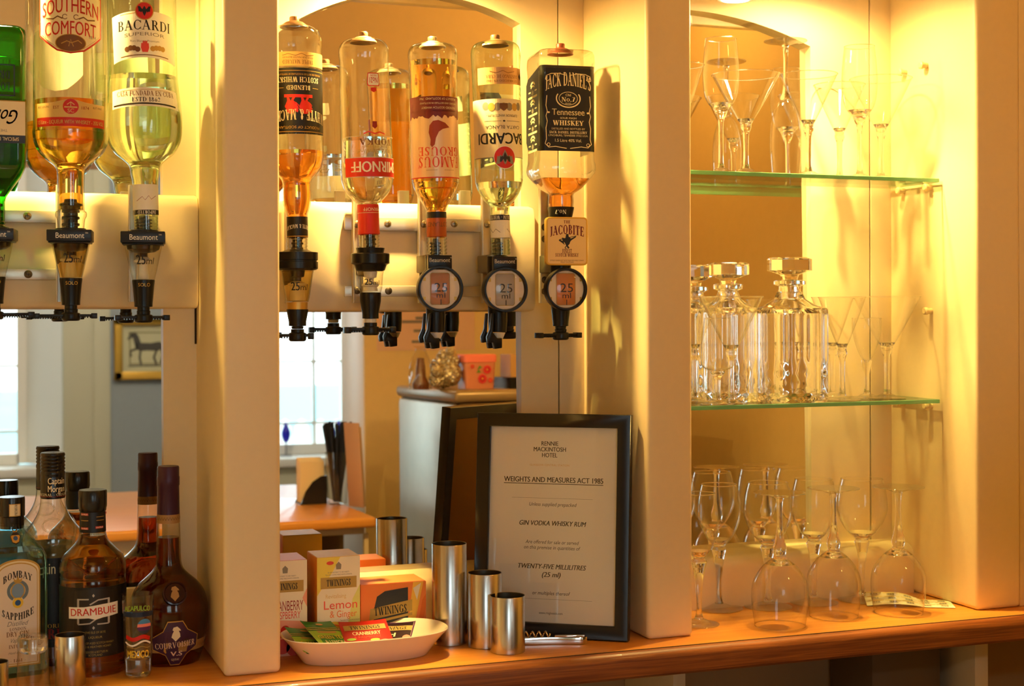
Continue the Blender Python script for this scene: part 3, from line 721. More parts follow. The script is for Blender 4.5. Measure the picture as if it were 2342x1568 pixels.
# notice pinned to the hatch wall
a = ref(862, 802, Y=YHATCH + 0.001); b = ref(1085, 690, Y=YHATCH + 0.001)
t = thing('wall_notice', ((a.x + b.x) / 2, YHATCH, (a.z + b.z) / 2 + 0.06), 'pinkish paper notice on the yellow wall behind the fridge', 'notice')
W, H = b.x - a.x, b.z - a.z + 0.12
MB().box(-W / 2, W / 2, 0.0005, 0.0015, -H / 2, H / 2).build('sheet', mat('pinkish_sheet', S(226, 186, 150), 0.6), t, smooth=0)
cv = Canvas()
for i, (wd, y) in enumerate(((.5, .35), (.3, .25), (.62, .14), (.36, .02), (.36, -.06), (.22, -.16), (.50, -.2), (.26, -.3), (.3, -.42))):
    cv.rect(-wd * W / 2, wd * W / 2, y * H, y * H + 0.008, INKG, 0)
cv.mesh('print', None, lambda x, y, off: (x, 0.002 + off, y), t, curved=False)

# ------------------------------------------------------------------ upside-down bottles and their optics
YOPT = 2.027
INKS = {n: mat('print_' + n, c, 0.45) for n, c in dict(
    red=S(205, 34, 22), dred=S(150, 28, 20), cream=S(246, 232, 190), white=S(248, 244, 232), black=S(14, 13, 15), dark=S(40, 30, 24),
    gold=S(196, 152, 66), brown=S(120, 76, 38), maroon=S(116, 30, 36), grey=S(140, 132, 118), orange=S(226, 110, 34), blue=S(48, 92, 150),
    navy=S(40, 52, 72), lred=S(224, 70, 52), tan=S(222, 186, 110), rose=S(238, 205, 168), green=S(60, 132, 48), yellow=S(240, 205, 60),
    purple=S(84, 36, 92), khaki=S(172, 146, 74), lgreen=S(150, 190, 60), pink=S(240, 140, 130), silver=S(190, 186, 178)).items()}
I = INKS
GOLDF = mat('gold_foil_print', S(206, 164, 80), 0.35, metal=0.5)
AMBER = glass('amber_spirit', (0.94, 0.54, 0.09), 1.36)
AMBERD = glass('deep_amber_spirit', (0.87, 0.37, 0.05), 1.36)
DARKSP = glass('dark_brown_spirit', (0.24, 0.035, 0.005), 1.36)
CLEARSP = glass('clear_spirit', (0.97, 0.975, 0.90), 1.36)
GREENSP = glass('green_tinged_spirit', (0.92, 0.96, 0.78), 1.36)

class Px:
    """Turns measured picture heights and half-widths of an upright round thing at depth Y into metres."""
    def __init__(s, ax, Y, yref, y0):
        s.X = at(ax, yref, Y).x; s.Y = Y; s.k = depth(ax, Y) / F; s.y0 = y0; s.ax = ax
        s.zw = ZE - (y0 - PCY - (ax - PCX) * math.sin(ROLL) * -1) * s.k
        s.loc = (s.X, Y, s.zw); s.face = -(YAW + math.atan((ax - PCX) / F))
    def z(s, y): return (s.y0 - y) * s.k
    def pr(s, prof, d=0.0): return [(max(hw * s.k - d, 0.0), s.z(y)) for hw, y in prof]
    def turn(s, deg): return s.face + D2R(deg)
    def rmap(s, hw, yc, deg):
        R = hw * s.k; base = round_map(R, s.z(yc), s.turn(deg)); k = s.k
        return lambda x, y, off: base(x * k, y * k, off)
    def pmap(s, prof, yc, deg):
        """follow a varying radius"""
        P = sorted([(s.z(y), hw * s.k) for hw, y in prof]); zc = s.z(yc); k = s.k; tn = s.turn(deg)
        def rad(z):
            if z <= P[0][0]: return P[0][1]
            for (z0, r0), (z1, r1) in zip(P, P[1:]):
                if z <= z1: return r0 + (r1 - r0) * (z - z0) / max(z1 - z0, 1e-9)
            return P[-1][1]
        r0 = rad(zc)
        def f(x, y, off):
            z = zc + y * k; r = rad(z) + off; a = tn + x * k / r0
            return (r * math.sin(a), -r * math.cos(a), z)
        return f
def cut(prof, y0, y1):
    """the stretch of a profile between two heights, ends interpolated"""
    out = []
    P = list(prof)
    def hw(y):
        for (a, b), (c, d) in zip(P, P[1:]):
            if min(b, d) <= y <= max(b, d) and b != d: return a + (c - a) * (y - b) / (d - b)
        return P[-1][0]
    out = [(hw(y0), y0)] + [p for p in P if y0 < p[1] < y1] + [(hw(y1), y1)]
    return out
def bottle(name, px, prof, label, liquid=None, level=None, gmat=None, tilt=0.0, group='spirit bottles hung upside down in the optics', liq_end=None, ripple=None, cat='bottle', smooth=4, wall=0.0016):
    t = thing(name, px.loc, label, cat, group, (0, D2R(tilt), 0))
    sp = smoothprof(prof, smooth) if smooth else prof
    MB().lathe(px.pr(sp), 64, ripple=ripple).build('glass', gmat or BOTTLEG, t, smooth=60)
    if liquid:
        lp = cut(sp, level, liq_end or prof[-1][1] - 2)
        MB().lathe(px.pr(lp, wall), 64, cap0=True, cap1=True, ripple=ripple).build('spirit', liquid, t, smooth=60)
    return t
def threads(t, px, y0, y1, hw, n=4, m=None):
    pr = []
    for i in range(n):
        a = y0 + (y1 - y0) * i / n; h = (y1 - y0) / n
        pr += [(hw * 0.90, a), (hw, a + h * .3), (hw, a + h * .6), (hw * 0.90, a + h * .95)]
    MB().lathe(px.pr(pr), 40).build('thread', m or BOTTLEG, t, smooth=60)
def base_knob(t, px, y, hw, m):
    MB().lathe(px.pr([(0, y - 21), (hw * .30, y - 21), (hw * .34, y - 19), (hw * .34, y - 11), (hw * .62, y - 8), (hw * .95, y), (hw, y + 4)]), 32).build('base_support', m, t)
KNOB = mat('bronze_support_disc', S(120, 88, 60), 0.4)

# --- left bay -------------------------------------------------------
px = Px(-14, YOPT, 300, 540)
k = px.k
t = thing('spirit_bottle', px.loc, 'square green bottle upside down at the left edge, with a white script label', 'bottle', 'spirit bottles hung upside down in the optics')
GREENB = thin('green_bottle_glass', (0.10, 0.62, 0.07), (0.01, 0.16, 0.02), 0.06, 0.6, power=3)
H = 69 * k
rs = [(0.55, 62), (0.85, 64), (0.97, 72), (1, 86), (1, 365), (0.97, 385), (0.85, 405), (0.6, 428), (0.38, 450)]
rings = [rrect(H * f, H * f * 0.85, min(0.42, 0.30 + 0.5 * (1 - f)) * H * f, px.z(y)) for f, y in rs]
nr = lambda hw, y: rrect(hw * k, hw * k, hw * k * 0.999, px.z(y))
rings += [nr(24, 462), nr(23, 530)]
MB().loft(rings, cap1=False).build('glass', GREENB, t, smooth=50)
lq = [rrect(H * f - .0016, H * f * 0.85 - .0016, min(0.42, 0.30 + 0.5 * (1 - f)) * H * f, px.z(y)) for f, y in [(1, 143), (1, 365), (0.97, 385), (0.85, 405), (0.6, 428), (0.38, 450)]]
MB().loft(lq).build('spirit', glass('green_lit_spirit', (0.45, 0.80, 0.40), 1.36), t, smooth=50)
hy = H * 0.85
cv = Canvas().rect(-66, 66, -44, 32, I['cream'], 0).rect(-66, 66, 32, 50, I['navy'], 0).rect(-66, 66, -46, -44, I['gold'], 1)
cv.text("Gordon's", 8, -8, 34, I['navy'], 1, w=112, shear=0.35, bold=-0.01)
cv.text('SPECIAL DRY LONDON', 0, 41, 8, I['cream'], 1, w=104).text('THE ORIGINAL', 0, 22, 6, I['grey'], 1)
cv.mesh('label', None, lambda x, y, off: (x * k, -hy - off, px.z(282) + y * k), t, flip=True, curved=False)
cv = Canvas().frame(-44, 44, -36, 36, 3, I['navy'], 0).text('LONDON', 0, 14, 18, I['navy'], 0, w=66, font='serif').text('DRY GIN', 0, -12, 18, I['navy'], 0, w=66, font='serif')
cv.mesh('upper_label', None, lambda x, y, off: (x * k, -hy - off, px.z(190) + y * k), t, flip=True, curved=False)
threads(t, px, 505, 531, 25, 3, GREENB)

px = Px(162, YOPT, 300, 526); k = px.k
SCP = [(60, -160), (76, -145), (82, -120), (82, -60), (82, 100), (82, 285), (82.5, 305), (79, 330), (69, 350), (52, 367), (37, 380), (31, 392), (30, 420), (30, 478), (34, 484), (35, 494), (31, 502), (29, 524)]
rib = lambda z, a: 1 + (0.018 * math.cos(30 * a) if px.z(372) < z < px.z(290) else 0)
t = bottle('spirit_bottle', px, SCP, 'big clear bottle of orange spirit, upside down, with a red lettered hexagonal label', AMBER, 233, liq_end=480, ripple=rib)
cv = Canvas()
hexa = lambda s: [(-76 * s, 42 * s), (-44 * s, 80 * s), (0, 92 * s), (44 * s, 80 * s), (76 * s, 42 * s), (76 * s, -46 * s), (58 * s, -60 * s), (30 * s, -80 * s), (0, -86 * s), (-30 * s, -80 * s), (-58 * s, -60 * s), (-76 * s, -46 * s)]
cv.poly(hexa(1), I['red'], 0).poly(hexa(0.955), I['cream'], 1).poly(hexa(0.925), I['gold'], 2).poly(hexa(0.915), I['cream'], 3)
cv.text('NEW ORLEANS ORIGINAL', 0, 48, 7, I['grey'], 4, w=92, arc=8)
cv.text('SOUTHERN', 0, 11, 34, I['red'], 4, w=132, arc=13, bold=0.010)
cv.text('COMFORT', 0, -32, 32, I['red'], 4, w=118, arc=5, bold=0.010)
for sx in (-1, 1):
    cv.ring(sx * 12, -4, 6, 6, 1.6, I['brown'], 4, 20, 30, 330).line([(sx * 17, -8), (sx * 28, -3), (sx * 38, -9), (sx * 56, -7)], 3, I['brown'], 4)
cv.ell(0, -62, 34, 20, I['gold'], 4).ell(0, -62, 32, 18.5, I['brown'], 5)
cv.line([(-20, -64), (-8, -58), (2, -62), (16, -56), (24, -62)], 2, I['gold'], 6).line([(-4, -70), (0, -54), (6, -70)], 1.6, I['gold'], 6)
cv.text('EST', -52, -46, 7, I['grey'], 4).text('1874', 50, -46, 7, I['grey'], 4)
cv.mesh('label', None, px.rmap(82, 50, 0), t, step=5)
cv = Canvas()
top = [(x, 22 + 8 * math.exp(-(x / 30) ** 2)) for x in range(-88, 89, 8)]
cv.poly([(88, -30)] + [(-88, -30)] + top, I['tan'], 0).rect(-88, 88, -30, -10, I['red'], 1)
cv.text('1.5 Litre - LIQUEUR WITH WHISKEY - 35% VOL', 0, -20, 9, I['tan'], 2, w=164, bold=0.02)
cv.ell(0, 14, 17, 17, I['red'], 1).text('SC', 0, 5, 9, I['tan'], 2, bold=0.02).rect(-14, 14, 11, 14, I['tan'], 2).line([(-8, 18), (0, 24), (8, 18)], 2, I['tan'], 2).line([(0, 14), (0, 24)], 1.5, I['tan'], 2)
cv.text('EST', -32, 12, 7, I['dred'], 1).text('1874', 32, 12, 7, I['dred'], 1).text('MOST GENUINE', -66, 14, 5, I['brown'], 1, w=34).text('BUT MINE', 64, 14, 5, I['brown'], 1, w=26)
cv.mesh('lower_label', None, px.rmap(82.5, 268, 0), t, step=5)

px = Px(334, YOPT, 300, 530); k = px.k
BSP = [(60, -150), (72, -135), (77, -110), (77, 60), (77, 160), (79, 200), (84, 250), (85.5, 290), (81, 325), (67, 350), (48, 366), (35, 380), (31.5, 400), (28, 425), (27.5, 490), (26, 528)]
t = bottle('spirit_bottle', px, BSP, 'big bottle of pale spirit, upside down, bat badge above a white label', GREENSP, 177, gmat=GREENISH, liq_end=495, tilt=-1.0)
cv = Canvas()
up = [(x, 40 + 12 * (1 - (x / 82) ** 2)) for x in range(-82, 83, 8)]; dn = [(x, -66 + 14 * (1 - (x / 82) ** 2)) for x in range(82, -83, -8)]
cv.poly(up + dn, I['white'], 0)
cv.ell(0, 52, 20.5, 20.5, I['gold'], 1).ell(0, 52, 18.5, 18.5, I['red'], 2)
BAT = [(0, 11), (2.2, 8), (3.5, 4), (6, 5), (9, 10), (14, 10), (13, 4), (12, -3), (10, -1), (7, -4), (5, -1), (3, -6), (0, -12), (-3, -6), (-5, -1), (-7, -4), (-10, -1), (-12, -3), (-13, 4), (-14, 10), (-9, 10), (-6, 5), (-3.5, 4), (-2.2, 8)]
cv.poly([(x, 52 + y) for x, y in BAT], I['black'], 3)
cv.text('BACARDI', 0, 17, 22, I['black'], 1, w=124, font='serif', arc=4)
cv.text('SUPERIOR', 0, -3, 8, I['grey'], 1, w=92, arc=4).text('Ron Blanco Premium', 0, -15, 5, I['grey'], 1, w=64)
cv.poly([(-8, -20), (8, -20), (9, -30), (6, -40), (-6, -40), (-9, -30)], I['lred'], 1).rect(-5, 5, -20, -15, I['lred'], 1)
for i in range(4):
    cv.ell(-40 + i * 8, -34 + (3 if i in (1, 2) else 0), 6, 6, I['brown'], 1, 16); cv.ell(17 + i * 8, -33 - (i - 1.5) ** 2 * 0.8 + 3, 6, 6, I['gold'], 1, 16)
cv.line([(x, -58 + 12 * (1 - (x / 82) ** 2)) for x in range(-56, 57, 8)], 2, I['brown'], 1).line([(x, 36 + 12 * (1 - (x / 82) ** 2)) for x in range(-56, -15, 8)], 1.2, I['gold'], 1)
cv.mesh('label', None, px.rmap(78, 92, 4), t, step=5)
cv = Canvas()
c2 = [(x, 20 - 0.0009 * x * x) for x in range(-86, 87, 8)]; c3 = [(x, -22 - 0.0009 * x * x) for x in range(86, -87, -8)]
cv.poly(c2 + c3, I['white'], 0).line([(x, -16 - 0.0009 * x * x) for x in range(-78, 79, 8)], 3.5, I['dark'], 1).line([(x, 15 - 0.0009 * x * x) for x in range(-60, 61, 8)], 1, I['gold'], 1)
cv.text('CASA FUNDADA EN CUBA', 0, 5, 11, I['brown'], 1, w=138, font='serif', bold=0.02, arc=2).text('ESTD 1862', 0, -7, 10, I['dark'], 1, w=62, font='serif', bold=0.02)
cv.mesh('strip_label', None, px.pmap(BSP, 231, 4), t, step=5)
cv = Canvas().rect(-62, 62, -32, 26, I['white'], 0).rect(-62, 62, 26, 37, I['black'], 0).text('IMPORTED', 0, 31.5, 8, I['white'], 1, w=44, font='serif')
cv.line([(-22, -6), (-10, 2), (-4, -6), (4, 4), (10, -4), (24, 6)], 1, I['dred'], 1)
cv.mesh('neck_label', None, px.rmap(28, 455, 6), t, flip=True, step=5)
threads(t, px, 496, 526, 27, 4, GREENISH)

# --- middle bay -----------------------------------------------------
px = Px(680, YOPT, 300, 575); k = px.k
WMP = [(0, 61), (30, 60), (48, 66), (58, 78), (62, 98), (61, 130), (61, 240), (62.5, 345), (62, 364), (56, 384), (44, 400), (35, 411), (32, 422), (33, 440), (32, 462), (27, 482), (23.5, 494), (23, 545), (21, 574)]
t = bottle('spirit_bottle', px, WMP, 'upside-down whisky bottle with two red lions on a black label', AMBERD, 347, liq_end=545, tilt=-0.7)
cv = Canvas().rect(-96, 96, -76, 73, I['black'], 0).rect(-96, 96, 67, 68.2, I['gold'], 1).rect(-96, 96, -70, -69, I['gold'], 1)
cv.text('WHYTE & MACKAY', 0, 38, 24, I['cream'], 1, w=150, font='serif', bold=0.05, arc=-9)
cv.text('PRODUCT OF SCOTLAND', 0, 58, 6, I['gold'], 1, w=110)
cv.rect(-33, 33, -16, -9, I['red'], 1)
for cx in (-15, 17):
    b = [(-9, -10), (-3, -10), (1, -2), (5, -10), (10, -10), (9, -3), (5, 4), (6, 10), (13, 6), (15, 10), (9, 15), (9, 22), (3, 27), (-5, 26), (-8, 20), (-14, 24), (-16, 20), (-9, 12), (-13, 6), (-12, 2), (-6, 5), (-5, -3)]
    cv.poly([(cx + x, y + 1) for x, y in b], I['red'], 1).line([(cx - 10, 2), (cx - 16, 8), (cx - 14, 14), (cx - 18, 16)], 2, I['red'], 1)
cv.text('BLENDED', 0, -31, 10, I['cream'], 1, w=54, font='serif', bold=0.04).text('SCOTCH WHISKY', 0, -49, 12, I['cream'], 1, w=104, font='serif', bold=0.04)
cv.line([(-34, -31), (-52, -31)], 1, I['gold'], 1).line([(34, -31), (52, -31)], 1, I['gold'], 1).text('MATURED AND BOTTLED IN SCOTLAND BY WHYTE & MACKAY', 0, -61, 4, I['gold'], 1, w=120)
cv.mesh('label', None, px.rmap(61.5, 240, 7), t, flip=True, step=5)
cv = Canvas().rect(-94, 94, -18, 14, I['tan'], 0).text('TRIPLE MATURED', 0, 5, 9, I['brown'], 1, w=72, font='serif').text('FROM OUR MASTER BLENDER', 0, -5, 4, I['brown'], 1, w=72).line([(-38, -12), (-20, -9), (-8, -14), (6, -9), (22, -13), (36, -10)], 1.2, I['brown'], 1)
cv.mesh('upper_label', None, px.rmap(61.5, 146, 7), t, flip=True, step=5)
cv = Canvas().rect(-74, 74, -24, 23, I['black'], 0).text('WHYTE & MACKAY', 0, 4, 9, I['white'], 1, w=66, arc=-6, font='serif').rect(-74, 74, 20, 21.5, I['gold'], 1)
cv.mesh('neck_label', None, px.rmap(23.6, 520, 10), t, flip=True, step=4)
threads(t, px, 545, 574, 23, 4); base_knob(t, px, 60, 33, KNOB)

px = Px(844, YOPT, 300, 577); k = px.k
SMP = [(0, 92), (30, 91), (46, 96), (55, 108), (57.5, 124), (56, 150), (57.5, 220), (58.5, 330), (60, 400), (58, 420), (50, 440), (36, 456), (27, 464), (24, 470), (23.5, 535), (22, 565)]
t = bottle('spirit_bottle', px, SMP, 'upside-down clear bottle with a red band label and red neck', CLEARSP, 318, liq_end=470, tilt=-1.5)
cv = Canvas().rect(-82, 82, -22, 22, I['red'], 0).rect(-82, 82, 21, 22.5, I['silver'], 1).rect(-82, 82, -22.5, -21, I['silver'], 1).text('SMIRNOFF', 0, 0, 25, I['white'], 1, w=128, bold=0.03)
cv.mesh('label', None, px.rmap(60, 387, 25), t, flip=True, step=5)
cv = Canvas().text('VODKA', 0, -8, 14, I['brown'], 0, w=84, font='serif', bold=0.03).text('Triple Distilled', 0, 14, 11, I['khaki'], 0, w=92, shear=0.3).text('FILTERED TEN TIMES', 0, 3, 4, I['khaki'], 0, w=70).rect(-78, 78, -21, -20, I['silver'], 0)
cv.mesh('vodka_print', None, px.rmap(59.5, 338, 25), t, flip=True, step=5)
cv = Canvas().poly([(-13, 15), (13, 15), (15, 10), (13, -15), (-13, -15), (-15, 10)], I['red'], 0).poly([(-11.5, 13), (11.5, 13), (13, 9), (11.5, -13), (-11.5, -13), (-13, 9)], I['white'], 1).text('No21', 0, 2, 13, I['red'], 2, w=19, bold=0.01).text('RECIPE', 0, -9, 3.5, I['red'], 2).poly([(-6, 18), (6, 18), (7, 25), (0, 29), (-7, 25)], I['red'], 0)
cv.mesh('recipe_badge', None, px.rmap(57.5, 190, 20), t, flip=True, step=5)
cv = Canvas().poly([(-5, -8), (5, -8), (6, 4), (0, 9), (-6, 4)], I['dred'], 0).line([(-26, 20), (-12, 16), (0, 20), (14, 15), (26, 20)], 3, I['lred'], 0)
cv.mesh('crest_badge', None, px.rmap(58.5, 292, 20), t, flip=True, step=5)
MB().lathe(px.pr([(24.2, 468), (24.6, 472), (24.6, 525), (25.4, 528), (25.4, 535), (23, 537)]), 40).build('neck_sleeve', I['red'], t)
cv = Canvas().text('SMIRNOFF', 0, 0, 8, I['cream'], 0, w=48).rect(-60, 60, 7, 8, I['cream'], 0); cv.mesh('neck_print', None, px.rmap(24.7, 480, 30), t, flip=True, step=4)
threads(t, px, 537, 566, 24, 4); base_knob(t, px, 95, 31, KNOB)

px = Px(999, YOPT, 300, 583); k = px.k
FGP = [(0, 102), (30, 101), (46, 105), (54, 114), (57, 130), (55.5, 150), (54, 230), (54, 400), (53, 418), (48, 436), (37, 456), (28, 470), (23, 482), (22, 490), (21.5, 583)]
t = bottle('spirit_bottle', px, FGP, 'upside-down bottle full of amber whisky with a brown bird on its label', AMBER, 142, liq_end=545, tilt=-1.2)
cv = Canvas().rect(-90, 90, -92, 92, mat('pinkish_gold_label', S(240, 206, 164), 0.35, metal=0.25), 0).rect(-90, 90, -92, -58, I['maroon'], 1).rect(-90, 90, 89.5, 92, I['red'], 1)
bl = [(x, -58 + random.uniform(8, 17)) for x in range(-90, 91, 5)]
cv.poly([(90, -60)] + [(-90, -60)] + bl, I['maroon'], 1)
cv.poly([(-23, -22), (-12, -32), (4, -38), (16, -36), (24, -26), (26, -10), (22, 6), (23, 18), (19, 23), (13, 17), (10, 2), (3, -12), (-6, -18)], mat('reddish_brown_bird', S(158, 58, 32), 0.5), 1)
cv.text('FAMOUS', 0, 56, 24, I['lred'], 1, w=104, font='serif', bold=0.0).text('GROUSE', 0, 32, 20, I['lred'], 1, w=104, font='serif').text('BLENDED SCOTCH WHISKY', 0, -66, 5, I['cream'], 2, w=84).text('MATURED AND BOTTLED IN SCOTLAND', 0, -76, 4, I['cream'], 2, w=92).text('PRODUCT OF SCOTLAND  70cl', 0, -86, 5, I['cream'], 2, w=92)
cv.text('THE', 50, 68, 4, I['lred'], 1).poly([(-5, 68), (5, 68), (4, 76), (0, 79), (-4, 76)], I['rose'], 1).line([(-34, 74), (-8, 74)], .6, I['brown'], 1).line([(8, 74), (34, 74)], .6, I['brown'], 1)
cv.mesh('label', None, px.rmap(54.3, 319, 14), t, flip=True, step=5)
SLV = mat('copper_brown_sleeve', S(186, 92, 40), 0.35, metal=0.2)
MB().lathe(px.pr([(22.4, 485), (22.8, 487), (22.8, 540), (22, 542)]), 40).build('neck_sleeve', SLV, t)
cv = Canvas().rect(-71, 71, -27, -13, I['black'], 0).text('SCOTLAND', 0, 2, 11, I['brown'], 0, w=62); cv.mesh('neck_print', None, px.rmap(22.9, 512, 20), t, flip=True, step=4)
threads(t, px, 542, 583, 23, 5); base_knob(t, px, 106, 31, SCREWM)

px = Px(1145, YOPT, 300, 583); k = px.k
BCP = [(0, 98), (30, 97), (46, 101), (54, 110), (57, 126), (56, 150), (55, 200), (54.5, 300), (55, 400), (53.5, 420), (47, 440), (35, 458), (26, 468), (22.5, 477), (21.5, 500), (21, 583)]
t = bottle('spirit_bottle', px, BCP, 'upside-down greenish bottle with a red badge low on its cream label', CLEARSP, 418, gmat=GREENISH, liq_end=490, tilt=-1.5)
cv = Canvas().rect(-90, 90, -70, 62, I['cream'], 0)
cv.rect(-90, 90, 61, 62.5, I['grey'], 1)
cv.text('BACARDI', 4, 20, 26, I['black'], 1, w=122, bold=0.035).text('CARTA BLANCA', 0, -6, 8, I['dark'], 1, w=86).text('- SUPERIOR WHITE RUM -', 0, -32, 6, I['dark'], 1, w=80).line([(-46, -20), (-6, -20)], .8, I['dark'], 1).line([(6, -20), (46, -20)], .8, I['dark'], 1).ell(0, -20, 3, 2, I['dark'], 1, 12)
for i in range(7): cv.ell((i - 3) * 14, -52 - (2 if i in (0, 6) else 0), 8, 9, I['gold'] if i % 2 else I['grey'], 1 + i % 2, 18)
cv.poly([(-9, -60), (9, -60), (10, -50), (0, -42), (-10, -50)], I['brown'], 3)
cv.line([(-84, -40), (-84, 50)], 3, I['grey'], 1)
cv.ell(0, 62, 26, 26, I['white'], 2).ell(0, 62, 24.5, 24.5, I['red'], 3).poly([(x * 1.45, 62 + y * 1.45) for x, y in BAT], I['grey'], 4).poly([(x * 0.9, 62 + y * 1.0) for x, y in BAT], I['dark'], 5)
cv.mesh('label', None, px.rmap(55, 303, 16), t, flip=True, step=5)
cv = Canvas().rect(-62, 62, -19, 19, mat('bronze_label', S(206, 160, 104), 0.35, metal=0.3), 0).text('SANTIAGO DE CUBA', 0, 2, 8, I['brown'], 1, w=78, font='serif').text('ESTABLECIDO EN 1862', 0, 12, 5, I['brown'], 1, w=76).poly([(-58, 0), (-52, 8), (-46, 0), (-52, -8)], I['dark'], 1).line([(-30, -10), (-12, -6), (0, -11), (14, -6), (30, -10)], 1.2, I['brown'], 1)
cv.mesh('upper_label', None, px.rmap(55.6, 181, 16), t, flip=True, step=5)
cv = Canvas().rect(-66, 66, -14, 26, I['white'], 0).rect(-66, 66, -26, -14, I['black'], 0).text('WHITE RUM - WHITE RUM', 0, -20, 8, I['white'], 1, w=98, font='serif').line([(-40, 12), (-30, 4), (-22, 14), (-12, 6)], 1, I['dark'], 1).line([(4, 14), (14, 6), (22, 14), (34, 4)], 1, I['dark'], 1)
cv.mesh('neck_label', None, px.rmap(22, 518, 10), t, flip=True, step=4)
threads(t, px, 548, 583, 22.5, 4, GREENISH); base_knob(t, px, 102, 31, KNOB)

# square whisky bottle
YJ = 2.040
px = Px(1282, YJ, 300, 500); k = px.k
t = thing('spirit_bottle', px.loc, 'large square whisky bottle, neck down, with a black label', 'bottle', 'spirit bottles hung upside down in the optics')
rot = D2R(-6.5); RM = Matrix.Rotation(rot, 4, 'Z')
HW = 0.0425
def sq(h, r, y): return [tuple(RM @ Vector(p)) for p in rrect(h, h, min(r, h * .999), px.z(y), 8)]
JS = [(.030, .012, 121), (.037, .011, 122), (.0405, .010, 126), (.042, .009, 134), (.0425, .008, 150), (.0415, .008, 168), (.0412, .008, 355), (.0415, .008, 372), (.0428, .008, 380), (.0432, .008, 392), (.042, .009, 400), (.036, .012, 415), (.028, .016, 432), (.0195, .0194, 443), (.0185, .0184, 448), (.0193, .0192, 460), (.0185, .0184, 475), (.0160, .0159, 492), (.0150, .0149, 520), (.0145, .0144, 585)]
MB().loft([sq(*a) for a in JS], cap1=False).build('glass', BOTTLEG, t, smooth=40)
MB().loft([sq(a[0] - .0016, a[1], a[2]) for a in [(.0375, .011, 411), (.036, .012, 415), (.028, .016, 432), (.0195, .0194, 443), (.0185, .0184, 448), (.0193, .0192, 460), (.0185, .0184, 475), (.0165, .0164, 489)]]).build('spirit', AMBERD, t, smooth=40)
per = 8 * 0.0412 - 8 * 0.008 + 2 * pi * 0.008
def jmap(yc):
    h, r = 0.0413, 0.008; L = 2 * (h - r); C = pi / 2 * r
    def f(x, y, off):
        s = x * k; z = px.z(yc) + y * k; sg = 1 if s >= 0 else -1; q = abs(s)
        if q <= L / 2: p = (sg * q, -h - off)
        elif q <= L / 2 + C:
            a = (q - L / 2) / r; p = (sg * (L / 2 + (r + off) * math.sin(a)), -(h - r) - (r + off) * math.cos(a))
        else: p = (sg * (h + off), -(h - r) + (q - L / 2 - C))
        return tuple(RM @ Vector((p[0], p[1], z)))
    return f
W1 = I['cream']
cv = Canvas().poly([(-172, 78), (-64, 96), (64, 96), (180, 96), (180, -96), (-64, -96), (-172, -84), (-186, -66), (-186, 66)], I['black'], 0)
cv.text("JACK DANIEL'S", 0, 54, 30, W1, 1, w=106, font='serif', bold=0.03, arc=12, grow=-0.0)
cv.ring(0, 22, 22, 15, 1.2, W1, 1).ring(0, 22, 29, 21, 2.6, W1, 1, 40, 150, 390).text('Old', 0, 30, 6, W1, 1, bold=0.02).text('No.7', 0, 20, 10, W1, 1, w=32, font='serif', bold=0.05).text('BRAND', 0, 11, 3, W1, 1)
cv.text('Tennessee', 0, -8, 15, W1, 1, w=76, bold=0.02).text('SOUR MASH', 0, -22, 4.5, W1, 1, w=38).text('WHISKEY', 0, -33, 11, W1, 1, w=72, font='serif', bold=0.05)
cv.text('DISTILLED AND BOTTLED BY', 0, -46, 4.5, W1, 1, w=78, bold=0.02).text('JACK DANIEL DISTILLERY', 0, -54, 5.5, W1, 1, w=88, font='serif', bold=0.04).text('LYNCHBURG, TENNESSEE 37352 U.S.A.', 0, -61, 4.5, W1, 1, w=92).text('1.5 Litre 40% Vol.', 0, -72, 7, W1, 1, w=62)
for sx in (-1, 1):
    cv.line([(sx * 4, 74), (sx * 22, 78), (sx * 40, 77), (sx * 51, 72), (sx * 53, 64), (sx * 48, 60), (sx * 42, 65)], 1.6, W1, 1)
    cv.line([(sx * 50, 28), (sx * 52, 5), (sx * 49, -8), (sx * 52, -18), (sx * 49, -30), (sx * 52, -45), (sx * 51, -70), (sx * 54, -80), (sx * 46, -88), (sx * 30, -86), (sx * 4, -90)], 1.6, W1, 1)
    cv.ell(sx * 46, -10, 3, 2, W1, 1, 12).ring(sx * 46, -82, 4, 4, 1.2, W1, 1, 16)
cv.line([(-72, 84), (-72, -84)], 1.6, W1, 1).text('EVERY DROP MADE IN LYNCHBURG TENNESSEE', -72, 0, 4, W1, 1, w=110, rot=pi / 2).line([(62, 84), (62, -84)], .8, W1, 1)
for i in range(4):
    y = 60 - i * 41
    cv.ring(-128, y - 8, 24, 16, 5, W1, 1, 20, 30, 150).ring(-128, y - 14, 22, 14, 4, W1, 1, 20, 40, 140).ell(-128, y - 18, 9, 6, I['grey'], 1, 16).rect(-164, -146, y - 16, y - 13, W1, 1).rect(-110, -92, y - 16, y - 13, W1, 1).rect(-168, -88, y - 30, y - 25, W1, 1)
cv.mesh('label', None, jmap(256), t, step=4)
MB().lathe(px.pr([(30.5, 474), (30, 478), (26.5, 495), (25, 497)]), 40).build('neck_band', I['black'], t)
cv = Canvas().text('No.7', 0, 0, 9, I['white'], 0, w=26, font='serif', bold=.03); cv.mesh('neck_print', None, px.rmap(29.5, 486, 0), t, flip=True, step=4)
base_knob(t, px, 121, 30, mat('copper_support', S(150, 84, 60), 0.35, metal=0.4))

